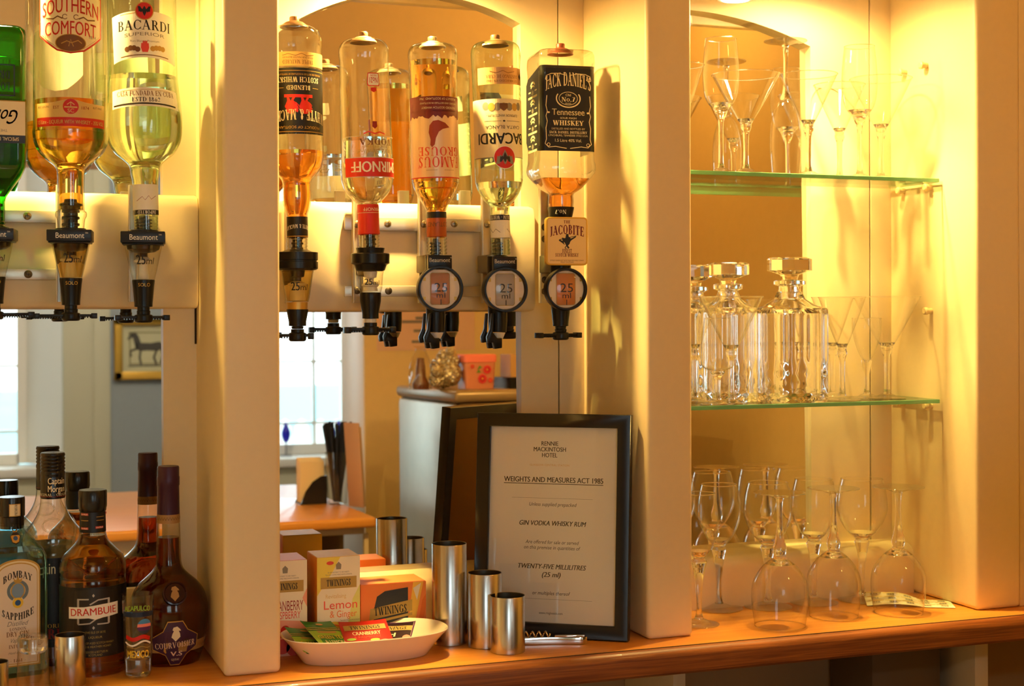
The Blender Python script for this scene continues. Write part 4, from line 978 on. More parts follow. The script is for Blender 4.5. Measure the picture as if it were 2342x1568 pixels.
# --- optics ---------------------------------------------------------
CHAMB = thin('clear_plastic_chamber', (0.96, 0.96, 0.92), (0.66, 0.62, 0.50), 0.05, 0.6, power=3)
MEAS = glass('measured_amber', (0.98, 0.76, 0.30), 1.1)
GREYP = mat('grey_brown_clamp', S(112, 102, 84), 0.45)
OGR = 'spirit optics on the racks'
def lever(t, px, y, xl, xr, turn, hw=6):
    """two-armed push bar with a toothed underside"""
    k = px.k; mb = MB(); M = Matrix.Rotation(turn, 4, 'Z')
    z1, z0 = px.z(y - hw), px.z(y + hw)
    mb.box(-xl * k, xr * k, -0.006, 0.006, (z0 + z1) / 2, z1, 0, M)
    n = int((xl + xr) / 6)
    for i in range(n):
        x = (-xl + 3 + i * 6) * k; mb.box(x, x + 3.2 * k, -0.005, 0.005, z0 + (z1 - z0) * .25, (z0 + z1) / 2 + 0.0002, 0, M)
    mb.lathe([(0.010, z0 - 0.002), (0.012, z0), (0.012, z1 + 0.001), (0.009, z1 + 0.002)], 20, cap0=True, cap1=True)
    mb.box(-xl * k, -xl * k + 0.008, -0.0075, 0.0075, z0 + 0.001, z1 + 0.0012, 0, M).box(xr * k - 0.008, xr * k, -0.0075, 0.0075, z0 + 0.001, z1 + 0.0012, 0, M)
    return mb.build('lever', BLACKP, t, bevel=0.0008)
def stopper(t, px, y0, y1, hw, m=BLACKP):
    pr = [(hw * .25, y0), (hw * .5, y0 + 1), (hw * .55, y0 + 8)]; n = 4
    for i in range(n):
        a = y0 + 9 + (y1 - y0 - 9) * i / n; h = (y1 - y0 - 9) / n
        pr += [(hw, a + h * .15), (hw, a + h * .45), (hw * .8, a + h * .55), (hw * .8, a + h)]
    MB().lathe(px.pr(pr), 28, cap0=True, cap1=True).build('stopper', m, t)
def clampblock(t, px, y0, y1, hw, ybk=None):
    k = px.k; MB().prism([(-hw * k, px.z(y1)), (hw * k, px.z(y1 + 4)), (hw * k, px.z(y0)), (-hw * k, px.z(y0))], 0.010, BY - px.Y - 0.0175).build('clamp', GREYP, t, bevel=0.0015)
def chamber_text(t, px, prof, y, deg, h, w):
    cv = Canvas().text('25', -w * .22, 0, h, INK, 0, w=w * .5, bold=0.02).text('ml', w * .28, -h * .12, h * .72, INK, 0, w=w * .42)
    cv.mesh('measure_print', None, px.pmap(prof, y, deg), t, step=4, base=0.0006)
def optic_square(ax, dy, label, lx, rx, turn, stop=(455, 524), tint=None):
    px = Px(ax, YOPT, 600, 540 + dy); k = px.k; d = dy
    t = thing('spirit_optic', px.loc, label, 'optic', OGR)
    RZ = Matrix.Rotation(D2R(-8), 4, 'Z')
    mb = MB().box(-49 * k, 49 * k, -0.030, 0.022, px.z(553 + d), px.z(527 + d), 0, RZ).box(-46 * k, 46 * k, -0.028, 0.020, px.z(557 + d), px.z(553 + d), 0, RZ)
    mb.lathe(px.pr([(34, 522 + d), (34, 527.5 + d)]), 32, cap0=True, cap1=True)
    mb.build('head', NAVYB, t, bevel=0.0012)
    cv = Canvas().text('Beaumont', 2, 0, 13, I['white'], 0, w=62, font='sans').text('TM', 38, 5, 3.5, I['white'], 0)
    cv.mesh('maker_print', None, lambda x, y, off: tuple(RZ @ Vector((x * k, -0.0302 - off, px.z(540 + d) + y * k))), t, curved=False)
    stopper(t, px, stop[0], stop[1], 20)
    CP = [(42, 557.5 + d), (40, 568 + d), (30, 615 + d), (25, 635 + d)]
    MB().lathe(px.pr(CP), 40).build('measuring_chamber', CHAMB, t)
    if tint: MB().lathe(px.pr([(39, 558 + d), (37, 570 + d), (28, 615 + d), (23.5, 634 + d)]), 40, cap0=True, cap1=True).build('measured_spirit', tint, t)
    mb = MB().lathe(px.pr([(38, 557.6 + d), (36, 566 + d), (26, 572 + d), (9, 575 + d), (8, 583 + d)]), 28).build('inner_valve', BLACKP, t)
    MB().lathe(px.pr([(9, 583 + d), (22, 592 + d), (22, 596 + d), (10, 600 + d), (13, 634 + d)]), 24, cap0=True, cap1=True).build('float', WHITEPL, t)
    chamber_text(t, px, CP, 590 + d, 6, 22, 42)
    MB().lathe(px.pr([(25, 635.5 + d), (25.5, 638 + d), (24, 650 + d), (20.5, 690 + d), (20.5, 697 + d), (14, 698 + d), (14, 706 + d), (15.5, 707 + d), (15, 716 + d), (10, 718 + d)]), 36, cap0=True, cap1=True).build('lower_body', BLACKP, t)
    cv = Canvas().text('SOLO', 0, 0, 8, GOLDF, 0, w=27); cv.mesh('type_print', None, px.rmap(25, 647 + d, 4), t, step=4)
    lever(t, px, 724 + d, lx, rx, D2R(turn))
    clampblock(t, px, 560 + d, 590 + d, 12)
    return t
optic_square(-14, -3, 'square headed black optic under the green bottle at the left edge', 60, 88, 4)
optic_square(162, 0, 'square headed black optic under the orange spirit bottle', 82, 58, -4, tint=MEAS)
optic_square(328, 4, 'square headed black optic under the big bottle of pale spirit', 64, 58, 3, stop=(492, 530))

def optic_round(ax, label, y0, y1, hw, yc, ylow, ynoz, ylev, lx, rx, turn, chw, band=False, tint=None, clear=False):
    px = Px(ax, YOPT, 600, y0); k = px.k
    t = thing('spirit_optic', px.loc, label, 'optic', OGR)
    if clear:
        MB().lathe(px.pr([(33, y0 - 12), (31, y0 - 2), (31, y0), (hw - 2, y0), (hw, y0 + 2), (hw, y1 - 2), (hw - 3, y1), (38, y1 + 1), (33, y1 + 14), (29, y1 + 16)]), 44, cap0=True, cap1=True).build('head', BLACKP, t)
    else:
        MB().lathe(px.pr([(25, y0 - 6), (33, y0 - 2), (hw, y0), (hw, y0 + 17), (hw - 2, y0 + 18), (hw - 2, y0 + 21), (hw, y0 + 22), (hw, y1 - 3), (hw - 4, y1), (38, y1 + 1)]), 44, cap0=True, cap1=True).build('head', BLACKP, t)
    yt = y1 + (16 if clear else 1)
    CP = [(chw[0], yt), (chw[0] - 2, yt + 8), (chw[1] + 3, yc - 10), (chw[1], yc)]
    MB().lathe(px.pr(CP), 40).build('measuring_chamber', CHAMB, t)
    if tint: MB().lathe(px.pr([(a - 1.8, y + (1 if i == 0 else -1 if i == 3 else 0)) for i, (a, y) in enumerate(CP)]), 40, cap0=True, cap1=True).build('measured_spirit', tint, t)
    MB().lathe(px.pr([(16, yt + 1), (14, yt + 14), (8, yt + 16), (8, yt + 24)]), 24, cap1=True).build('inner_valve', BLACKP if not clear else WHITEPL, t)
    MB().lathe(px.pr([(8, yt + 24), (20, yt + 30), (20, yt + 33), (15, yt + 36), (17, yc - 3)]), 24, cap0=True, cap1=True).build('float', WHITEPL, t)
    chamber_text(t, px, CP, (yt + yc) / 2, 8, 20 if not clear else 15, 40 if not clear else 36)
    stopper(t, px, y0 - 56, y0 - 1, 14)
    pr = [(chw[1], yc + .5), (chw[1] + .5, yc + 2), (chw[1], yc + 20), (chw[1] - 5, ylow - 12), (chw[1] - 5, ylow)]
    if band:
        MB().lathe(px.pr([(chw[1] - 1.5, yc + .6), (chw[1] - 2, yc + 17)]), 36, cap0=True, cap1=True).build('gold_band', GOLDF, t)
        pr = [(chw[1] - .5, yc + 17), (chw[1], yc + 19), (chw[1] - 5, ylow - 10), (chw[1] - 5, ylow)]
    MB().lathe(px.pr(pr + [(10, ylow + .5)]), 36, cap0=True, cap1=True).build('lower_body', BLACKP, t)
    MB().lathe(px.pr([(14, ylow + .6), (13, ynoz)]), 28, cap0=True, cap1=True).build('nozzle_ring', WHITEPL if clear else BLACKP, t)
    MB().lathe(px.pr([(15, ynoz + .4), (15, ylev - 7), (11, ylev - 4)]), 28, cap0=True, cap1=True).build('nozzle', BLACKP, t)
    lever(t, px, ylev, lx, rx, turn, 7)
    clampblock(t, px, y1, y1 + 24, 12)
optic_round(680, 'round collared black optic under the red lion whisky bottle', 577, 617, 47, 690, 745, 752, 770, 70, 37, D2R(-14), (38, 25), band=True, tint=MEAS)
optic_round(847, 'black optic with a round collar under the bottle with the red neck', 579, 604, 44, 668, 728, 737, 756, 62, 58, D2R(3), (31, 24), clear=True)

def lens_optic(ax, cx, cy, R, label, tint, head=True, hook=True, ybot=760, plate=None):
    px = Px(ax, YOPT, 650, 590); k = px.k
    t = thing('spirit_optic', px.loc, label, 'optic', OGR)
    # the lens stands in front of the neck axis, turned a little towards the camera side
    yf = -0.034; kk = depth(cx, px.Y + yf) / F
    c = at(cx, cy, px.Y + yf); lx, lz = c.x - px.X, c.z - px.loc[2]
    M = Matrix.Translation((lx, yf, lz)) @ Matrix.Rotation(D2R(-7), 4, 'Z')
    T = M @ Matrix.Rotation(pi / 2, 4, 'X')       # local z of the turned shapes points at the viewer side (-Y)
    MB().lathe([(R * kk, -0.012), (R * kk, 0.003), (R * .97 * kk, 0.005), (R * .90 * kk, 0.005), (R * .88 * kk, 0.003), (R * .88 * kk, -0.002)], 56, M=T).lathe([(R * kk, -0.012), (R * .7 * kk, -0.018), (0, -0.018)], 56, M=T).build('lens_ring', BLACKP, t)
    MB().lathe([(R * .885 * kk, -0.004), (R * .86 * kk, -0.0025), (0, -0.0025)], 48, M=T).build('dial', mat('ivory_dial', S(250, 236, 220), 0.4), t)
    cv = Canvas()
    rr = lambda hx, hy, r: [(p[0], p[1]) for p in rrect(hx, hy, r, 0)]
    cv.poly(rr(23, 37, 6), I['khaki'], 0).poly(rr(21.5, 35.5, 5), tint, 1)
    cv.text('25', 2, 4, 21, INK, 2, w=30).text('ml', 2, -14, 13, INK, 2, w=20).line([(2, -24), (2, -36)], 2, INK, 2)
    for sx in (-1, 1):
        for sy in (-1, 1): cv.rect(sx * 36 - 3, sx * 36 + 3, sy * 22 - 4, sy * 22 + 4, GOLDF, 0)
    cv.mesh('measure_window', None, lambda x, y, off: tuple(M @ Vector((x * kk, 0.0023 - off, y * kk))), t, curved=False)
    MB().lathe([(R * .885 * kk, 0.003)] + [(R * .885 * kk * math.cos(a), 0.003 + 0.008 * math.sin(a)) for a in [D2R(q) for q in range(15, 90, 15)]] + [(0, 0.011)], 48, M=T).build('lens', thin('clear_dome_lens', (.98, .97, .95), (.8, .78, .74), 0.05, 0.4), t)
    yr = -0.022
    if head:
        mb = MB().box(-27.5 * kk, 27.5 * kk, 0.000, 0.012, (R - 9) * kk, (R + 24) * kk, 0, M); mb.build('head', BLACKP, t, bevel=0.001)
        cv = Canvas().text('Beaumont', -1, R + 13, 10, I['white'], 0, w=48, bold=0.01).text('TM', 25.5, R + 18, 3, I['white'], 0)
        cv.mesh('maker_print', None, lambda x, y, off: tuple(M @ Vector((x * kk, -off, y * kk))), t, curved=False)
    MB().lathe(px.pr([(21, 583.5), (24, 586), (24, 640), (22, 700)]), 32, cap0=True, cap1=True).build('inner_body', BLACKP, t)
    stopper(t, px, 545, 584, 13)
    if hook:
        MB().lathe(px.pr([(22, 700), (22, 735), (20, ybot - 1)]), 32, cap0=True, cap1=True).build('lower_body', BLACKP, t)
        MB().lathe(px.pr([(18, ybot), (12, ybot + 14)]), 28, cap0=True, cap1=True).build('white_spout', WHITEPL, t)
        xo = -24
        mb = MB()
        pts = [((xo + 3) * k, px.z(716)), ((xo + 7) * k, px.z(716)), ((xo + 4) * k, px.z(760)), ((xo + 14) * k, px.z(772)), ((xo + 26) * k, px.z(772)), ((xo + 26) * k, px.z(795)), ((xo + 8) * k, px.z(797)), ((xo + 5) * k, px.z(782)), ((xo - 7) * k, px.z(784)), ((xo - 9) * k, px.z(770)), ((xo - 1) * k, px.z(752))]
        MB().prism(pts, -0.016, -0.006).build('hook_lever', BLACKP, t, bevel=0.0012)
        MB().prism(pts, 0.010, 0.019).build('hook_lever', BLACKP, t, bevel=0.0012)
    else:
        MB().lathe(px.pr([(22, 700), (21, 715), (18, 740), (18, 745), (13, 746), (12, 752), (14, 753), (12, 763)]), 32, cap0=True, cap1=True).build('lower_body', BLACKP, t)
        lever(t, px, 768, 62, 50, D2R(6), 6)
    clampblock(t, px, 582, 622, 20)
    if plate:
        x0, x1, y0, y1 = plate; yp = -0.040
        a = at(x0, y1, px.Y + yp); b = at(x1, y0, px.Y + yp)
        Wd, Hd = (b.x - a.x), b.z - a.z
        MP = Matrix.Translation(((a.x + b.x) / 2 - px.X, yp, (a.z + b.z) / 2 - px.loc[2])) @ Matrix.Rotation(D2R(-7), 4, 'Z')
        YEL = mat('yellow_badge_rim', S(226, 178, 66), 0.35)
        MB().loft([[tuple(MP @ Vector((p[0], yy, p[1]))) for p in rrect(Wd / 2, Hd / 2, 0.006, 0)] for yy in (0.010, 0.001)] + [[tuple(MP @ Vector((p[0], 0, p[1]))) for p in rrect(Wd / 2 - .001, Hd / 2 - .001, 0.005, 0)]]).build('badge', YEL, t, smooth=30)
        q = Hd / 108
        cv = Canvas().poly([(p[0] / q, p[1] / q) for p in rrect(Wd / 2 - .0025, Hd / 2 - .0025, 0.004, 0)], mat('badge_face', S(240, 206, 140), 0.4), 0)
        cv.text('THE', 0, 43, 7, I['maroon'], 1, w=15, font='serif', bold=.03).text('JACOBITE', 0, 21, 21, I['maroon'], 1, w=78, font='serif', bold=.06, arc=5)
        cv.text('FINEST', 0, -22, 9, I['maroon'], 1, w=22, font='serif', bold=.05).text('SCOTCH WHISKY', 0, -31, 8, I['maroon'], 1, w=54, font='serif', bold=.05).text('DISTILLED, BLENDED & BOTTLED BY THE JACOBITE WHISKY COMPANY', 0, -43, 3, I['maroon'], 1, w=78).text('PRODUCT OF SCOTLAND', 0, -47, 3, I['maroon'], 1, w=30)
        sol = [(-2, 16), (3, 16), (4, 10), (9, 6), (20, 11), (21, 9), (10, 2), (7, -2), (6, -6), (2, -10), (6, -15), (2, -17), (-2, -10), (-5, -4), (-10, 0), (-18, 4), (-19, 1), (-10, -5), (-5, -9), (-12, 8), (-4, 6)]
        cv.poly(sol, INK, 1).line([(-18, 3), (22, 12)], 1.4, INK, 1).line([(0, -9), (-5, -15), (-1, -18)], 2, INK, 1)
        cv.mesh('badge_print', None, lambda x, y, off: tuple(MP @ Vector((x * q, -off, y * q))), t, curved=False)
    return t
lens_optic(996, 1007, 660, 53, 'optic with a round lens under the grouse bird bottle', mat('amber_window', S(176, 112, 40), 0.25))
lens_optic(1138, 1156, 662, 52, 'optic with a round lens and grey window under the greenish bottle', mat('grey_window', S(168, 158, 142), 0.25))
lens_optic(1282, 1295, 661, 49, 'optic with a round lens and a yellow badge above it', mat('orange_window', S(198, 122, 44), 0.25), head=False, hook=False, plate=(1251, 1342, 497, 606))

# --- racks the optics clip to ---------------------------------------
def rack(label, rails, ups, screws, x0, x1, yu):
    o = at((x0 + x1) / 2, rails[0], BY)
    t = thing('optic_rack', (o.x, BY, o.z), label, 'bracket rack', 'optic racks')
    def L(px_, py_): q = at(px_, py_, BY); return q.x - o.x, q.z - o.z
    for y in rails:
        a = L(x0, y + 12); b = L(x1, y - 12)
        MB().box(a[0], b[0], -0.006, -0.0005, a[1], b[1]).build('rail', ALU, t, bevel=0.001)
    for xa, xb in ups:
        a = L(xa, yu[1]); b = L(xb, yu[0])
        mb = MB().box(a[0], b[0], -0.0095, -0.0065, a[1], b[1]).box(a[0], a[0] + 0.002, -0.016, -0.0095, a[1], b[1]).box(b[0] - 0.002, b[0], -0.016, -0.0095, a[1], b[1])
        mb.build('upright', ALU, t, bevel=0.0006)
    for sx, sy, dk in screws:
        c = L(sx, sy); M = Matrix.Translation((c[0], -0.0062 if dk < 2 else -0.0096, c[1])) @ Matrix.Rotation(pi / 2, 4, 'X')
        mb = MB().lathe([(0.0055, 0), (0.0050, 0.0016), (0.003, 0.0028), (0, 0.0031)], 20, M=M)
        q = 0.0032
        mb.box(-0.0028, 0.0028, -0.0004, 0.0004, 0.0024, q, 1, M).box(-0.0004, 0.0004, -0.0028, 0.0028, 0.0024, q, 1, M)
        mb.build('screw', [STEELD if dk % 2 else SCREWM, GAP], t, smooth=30)
rack('aluminium rack of rails and screws behind the optics of the left bay', (495, 627), ((-40, -22), (127, 140), (292, 312)), ((62, 494, 0), (64, 627, 1)), -60, 138, (425, 690))
rack('aluminium rack of rails and screws behind the optics of the middle bay', (514, 666), ((648, 668), (802, 824), (952, 975), (1096, 1120), (1228, 1250)), ((884, 512, 0), (1036, 512, 0), (886, 665, 1), (813, 513, 2), (965, 513, 2), (1110, 514, 2), (1241, 520, 3), (1241, 547, 3), (1241, 640, 3), (1241, 666, 3), (813, 664, 3)), 786, 1097, (424, 693))

# ------------------------------------------------------------------ things standing on the counter, left and middle bays
def counter_px(ax, ybase, hw):
    f = on(ax, ybase); d = Vector((f.x, f.y, 0)).normalized()
    R = hw * depth(ax, f.y) / F
    Y = f.y + d.y * R
    p = Px(ax, Y, 1400, 0); p.X = f.x + d.x * R
    p.y0 = PCY - (ax - PCX) * math.sin(ROLL) + (ZE - ZC) / p.k; p.loc = (p.X, p.Y, ZC)
    return p
UPG = 'upright spirit bottles on the counter'
# blue gin bottle
px = counter_px(28, 1550, 50); k = px.k
t = thing('spirit_bottle', px.loc, 'pale blue gin bottle with an arched cream label on the counter', 'bottle', UPG, (0, 0, px.face + D2R(14)))
BLUEGL = thin('pale_blue_bottle_glass', (0.62, 0.86, 0.93), (0.10, 0.33, 0.42), 0.06, 0.7, power=3)
zb = px.z
secs = [(64, 0), (69, 6), (70, 14), (70, 1245), (69, 1235), (64, 1222), (52, 1210)]
def bring(hw, z, rr=0.30): return rrect(hw * k, hw * k * 0.72, max(rr * hw * k * 0.72, 0.002), z, 6)
ys = [(66, 2), (70, 8)]
body = [bring(66, 0.0), bring(70, 0.004)] + [bring(h, zb(y), r) for h, y, r in ((70, 1285, .3), (69, 1270, .34), (62, 1252, .45), (48, 1234, .65), (38, 1222, .85))]
neck = [[(27 * k * math.cos(a), 27 * k * math.sin(a), zb(y)) for a in [2 * pi * j / 28 + pi / 28 for j in range(28)]] for y in (1208, 1195)]
MB().loft(body + neck, cap1=False).build('glass', BLUEGL, t, smooth=50)
inn = [bring(67, 0.006), bring(67, 0.010)] + [bring(h - 3, zb(y), r) for h, y, r in ((70, 1285, .3), (69, 1270, .34), (64, 1257, .42))]
MB().loft(inn).build('spirit', glass('blue_gin', (0.66, 0.88, 0.94), 1.36), t, smooth=50)
MB().lathe([(r * k, zb(y)) for r, y in ((25, 1207), (27, 1200), (27, 1180), (29, 1178), (29, 1140), (28, 1135), (0, 1135))], 40, cap0=True).build('cap', BLACKG, t)
fy = 70 * k * 0.72
cv = Canvas()
def archpoly(w_, h_, top): return [(-w_, -h_), (w_, -h_), (w_, h_)] + [(w_ * math.cos(a), h_ + top * math.sin(a)) for a in [D2R(q) for q in range(10, 180, 10)]] + [(-w_, h_)]
cv.poly(archpoly(50, 108, 26), GOLDF, 0).poly(archpoly(47, 105, 25), I['cream'], 1).poly(archpoly(44, 102, 24), GOLDF, 2).poly(archpoly(42.5, 100.5, 23), mat('label_cream', S(240, 226, 204), 0.55), 3)
cv.text('BOMBAY', 0, 88, 16, I['dark'], 4, w=64, font='serif', bold=.05, arc=12).text('SAPPHIRE', 0, 17, 16, I['dark'], 4, w=70, font='serif', bold=.05, arc=-12)
cv.ring(0, 63, 24, 24, 7, mat('grey_blue_garland', S(110, 130, 140), 0.5), 4, 40, -60, 240).ell(0, 63, 16, 19, GOLDF, 5).ell(0, 63, 13.5, 16.5, mat('pale_sapphire_print', S(130, 160, 190), 0.4), 6)
cv.poly([(-8, 82), (-10, 92), (-4, 87), (0, 96), (4, 87), (10, 92), (8, 82)], GOLDF, 6).ell(0, 36, 12, 12, I['yellow'], 6).ell(0, 36, 6.5, 6.5, I['blue'], 7)
cv.text('Distilled', 0, -10, 11, I['grey'], 4, w=44, shear=.35).text('LONDON', 0, -23, 7, I['brown'], 4, w=36, font='serif').text('DRY GIN', 0, -34, 11, I['brown'], 4, w=50, font='serif').text('Vapour', 0, -48, 10, I['grey'], 4, w=34, shear=.35).text('INFUSED', 0, -62, 8, I['brown'], 4, w=40, font='serif')
cv.text('Hand selected', 0, -76, 6, I['grey'], 4, w=40, shear=.35).text('- 1761 -', 0, -94, 7, I['brown'], 4, w=34, font='serif')
cv.mesh('label', None, lambda x, y, off: (x * k, -fy - off, zb(1405) + y * k), t, curved=False, gap=0.00012)
cv = Canvas().rect(-13, 13, -14, 14, I['cream'], 0).frame(-13, 13, -14, 14, 1.5, GOLDF, 1).text('PREMIUM', 2, 0, 6, I['dark'], 1, w=24, rot=pi / 2, font='serif')
cv.mesh('cap_label', None, lambda x, y, off: (29.2 * k * math.sin(x / 29) + 0 * off, -(29.2 * k + off) * math.cos(x / 29), zb(1163) + y * k), t, step=4)
cv = Canvas().poly([(-4, 6), (-8, 14), (-1, 8), (6, 14), (4, 6), (12, -4), (8, -18), (0, -22), (-8, -18), (-12, -4)], I['dark'], 0).poly([(-4, 4), (-6, 10), (0, 7), (5, 10), (4, 4), (10, -4), (7, -16), (0, -19), (-7, -16), (-10, -4)], GOLDF, 1).ell(0, -8, 5, 5, I['blue'], 2)
cv.mesh('neck_crest', None, lambda x, y, off: (x * k, -27.5 * k - off - max(0, -(y - 4)) * k * 0.35, zb(1218) + y * k), t, curved=False)

# tall clear spiced rum bottle
px = counter_px(122, 1523, 61); k = px.k
CMP = [(27, 1137), (28, 1150), (33, 1170), (45, 1192), (58, 1208), (65, 1220), (67, 1232), (66, 1250), (63, 1262), (62, 1275), (62, 1490), (61, 1511), (56, 1519), (0, 1521)]
CMP = [(h, y) for h, y in CMP]
t = bottle('spirit_bottle', px, CMP, 'tall clear rum bottle with a ridged black cap, behind the amber bottle', mat('red_brown_rum', S(120, 44, 14), 0.0, trans=1.0, ior=1.36), 1462, liq_end=1517, group=UPG, ripple=lambda z, a: 1 + (0.012 * math.cos(16 * a) if px.z(1222) < z < px.z(1190) else 0))
rp = [(0, 1033), (26, 1034), (27.5, 1038)]
for i in range(5): rp += [(27.5, 1040 + i * 8), (26, 1043 + i * 8), (27.5, 1046 + i * 8)]
MB().lathe(px.pr(rp + [(27.5, 1084), (26.5, 1087), (27.2, 1090), (27.6, 1136), (26, 1138)]), 44).build('cap', BLACKG, t)
cv = Canvas().text('Captain', 6, 12, 15, I['cream'], 0, w=40, bold=.02).text('Morgan', 6, -6, 15, I['cream'], 0, w=40, bold=.02).text('ORIGINAL - ORIGINAL', 0, -20, 6, I['cream'], 0, w=90, font='serif').rect(-86, 86, -25, -24, I['dred'], 0)
cv.mesh('cap_print', None, px.rmap(27.7, 1108, 6), t, step=4)
cv = Canvas().rect(-97, 97, -100, 100, I['black'], 0).text('Captain Morgan', -6, 78, 26, I['cream'], 1, w=150, bold=.01).text('ORIGINAL', 8, -52, 9, I['gold'], 1, w=70, font='serif').text('RUM', 4, -70, 22, I['dred'], 1, w=62, font='serif', bold=.05).rect(-90, 90, -88, -86, I['dark'], 1)
cv.mesh('label', None, px.rmap(62.3, 1366, 14), t, step=5)
MB().tube([(0.013 * math.cos(a) + 0 * a, -66.5 * k - 0.0006, px.z(1192) + 0.009 * math.sin(a)) for a in [2 * pi * i / 24 for i in range(25)]], 0.0011, 8).build('embossed_ring', BOTTLEG, t).rotation_euler.z = px.face

# amber liqueur bottle
px = counter_px(213, 1548, 72); k = px.k
DRP = [(29, 1211), (30, 1222), (36, 1236), (52, 1254), (66, 1268), (72, 1282), (74, 1298), (73, 1312), (71.5, 1318), (73.5, 1326), (73.5, 1500), (72, 1525), (66, 1538), (0, 1541)]
DARKAMB = glass('liqueur_amber', (0.76, 0.30, 0.03), 1.36)
t = bottle('spirit_bottle', px, DRP, 'amber liqueur bottle with a white banner across its black label', DARKAMB, 1222, gmat=DARKGL, liq_end=1536, group=UPG)
MB().lathe(px.pr([(0, 1119), (30, 1119), (31.8, 1122), (31.8, 1156), (30.5, 1160), (30, 1166), (28.5, 1168)]), 44).build('cap', BLACKG, t)
MB().lathe(px.pr([(28, 1167), (28.5, 1170), (29.3, 1205), (29.8, 1213), (29.0, 1214)]), 44).build('neck_sleeve', I['black'], t)
cv = Canvas()
for x, y in ((-24, 18), (12, -12), (-24, -14), (40, 18)):
    cv.rect(x - 10, x + 10, y - 2.5, y + 2.5, I['red'], 0).text('DRAMBUIE', x, y, 3.6, I['white'], 1, w=17)
for x, y in ((-24, 4), (14, 4), (14, 12)): cv.rect(x - 10, x + 10, y - .6, y + .6, GOLDF, 0)
cv.mesh('neck_print', None, px.rmap(29.9, 1190, 8), t, step=4)
cv = Canvas().rect(-112, 112, -78, 78, I['black'], 0)
DG = mat('charcoal_label_panel', S(44, 40, 38), 0.3, metal=0.3)
cv.poly([(-42, 70), (0, 76), (46, 70), (60, -74), (-52, -74)], DG, 1)
SIL = I['silver']
cv.frame(-36, -34, -4, 52, 2, SIL, 2).line([(-36, 52), (-10, 52)], 3, SIL, 2).line([(-34, 52), (-34, -2)], 5, SIL, 2).line([(-34, -4), (-8, -2), (6, 8)], 3, SIL, 2)
cv.line([(36, 52), (10, 50), (-8, 40)], 3, SIL, 2).line([(34, 52), (34, -4)], 5, SIL, 2).line([(34, -4), (8, -4)], 3, SIL, 2)
for y in (60, -12): cv.poly([(0, y - 4), (3, y), (0, y + 4), (-3, y)], SIL, 2)
cv.poly([(-58, 34), (-20, 35), (20, 40), (58, 42), (58, 14), (20, 10), (4, 6), (-10, 10), (-58, 8)], I['white'], 3).text('DRAMBUIE', 0, 25, 17, I['red'], 4, w=104, bold=.012, rot=0.04)
for txt, y, w_ in (('THE ISLE OF SKYE', -22, 44), ('LIQUEUR', -33, 30), ('A BLEND OF AGED SCOTCH WHISKY', -46, 84), ('SPICES & HEATHER HONEY', -54, 72), ('PRODUCED & BOTTLED IN', -66, 54), ('SCOTLAND', -73, 30)):
    cv.text(txt, 4, y, 5, I['khaki'], 3, w=w_)
cv.mesh('label', None, px.rmap(73.8, 1408, 1), t, step=5)
for s in (-1, 1):
    MB().tube([(s * 0.004, -0.020, px.z(1305)), (s * 0.018, -0.034, px.z(1284)), (s * 0.030, -0.0245, px.z(1270))], 0.0016, 8).build('embossed_ridge', DARKAMB, t).rotation_euler.z = px.face

# round cognac bottle
px = counter_px(386, 1524, 64); k = px.k
COP = [(25.5, 1192), (27, 1230), (28, 1275), (32, 1296), (44, 1311), (64, 1329), (78, 1348), (86, 1372), (88, 1400), (86.5, 1430), (81, 1465), (73, 1495), (66, 1512), (60, 1519), (0, 1521)]
t = bottle('spirit_bottle', px, COP, 'round dark cognac bottle with a purple capsule, beside the first pillar', DARKSP, 1227, gmat=DARKGL, liq_end=1517, group=UPG)
PURP = mat('purple_foil_capsule', S(64, 28, 54), 0.35, metal=0.2); TANF = mat('tan_lace_band', S(176, 132, 78), 0.5)
MB().lathe(px.pr([(0, 1066), (23, 1065), (24.5, 1068), (24.5, 1088), (25.3, 1090), (25.3, 1108), (24.2, 1110), (25.4, 1176)]), 44).build('capsule', PURP, t)
MB().lathe(px.pr([(25.6, 1174), (26, 1194)]), 44).build('lace_band', TANF, t)
cv = Canvas()
for i in range(26): cv.line([(-80 + i * 6.2, -4), (-77 + i * 6.2, 3), (-74 + i * 6.2, -4)], 1, I['brown'], 0)
cv.mesh('lace_print', None, px.rmap(26.1, 1182, 0), t, step=4)
octo = [(-18, 50), (14, 50), (26, 30), (54, 14), (54, -12), (28, -28), (12, -52), (-12, -52), (-24, -28), (-54, -14), (-54, 12), (-28, 28)]
LPUR = mat('purple_label', S(66, 32, 60), 0.4)
cv = Canvas().rect(-130, 130, -22, 0, TANF, 0).poly(octo, GOLDF, 1).poly([(x * .955, y * .955) for x, y in octo], LPUR, 2)
NAP_S = [(-6, 14), (2, 16), (8, 10), (10, 6), (5, 6), (8, 0), (9, -8), (3, -14), (-1, -18), (-6, -12), (-10, -8), (-8, 0), (-5, 6), (-8, 8)]
cv.poly([(x, y + 22) for x, y in NAP_S], I['cream'], 3).text('COURVOISIER', 0, -4, 13, I['rose'], 3, w=92, font='serif', rot=0.05).text('V.S', 2, -24, 11, I['rose'], 3, w=28, bold=.03).text('COGNAC', 0, -38, 5, I['rose'], 3, w=20, font='serif')
cv.mesh('label', None, px.pmap(COP, 1453, 11), t, step=5)
tn = px.turn(10); cR = 81 * k
Mm = Matrix.Rotation(tn, 4, 'Z') @ Matrix.Translation((0, -cR + .002, px.z(1343))) @ Matrix.Rotation(D2R(-24), 4, 'X') @ Matrix.Rotation(pi / 2, 4, 'X')
MB().lathe([(27 * k, -0.004), (27 * k, 0.0026), (24 * k, 0.0032), (22 * k, 0.0016), (0, 0.0016)], 40, M=Mm).build('medallion', mat('dark_glass_seal', S(48, 18, 24), 0.15), t)
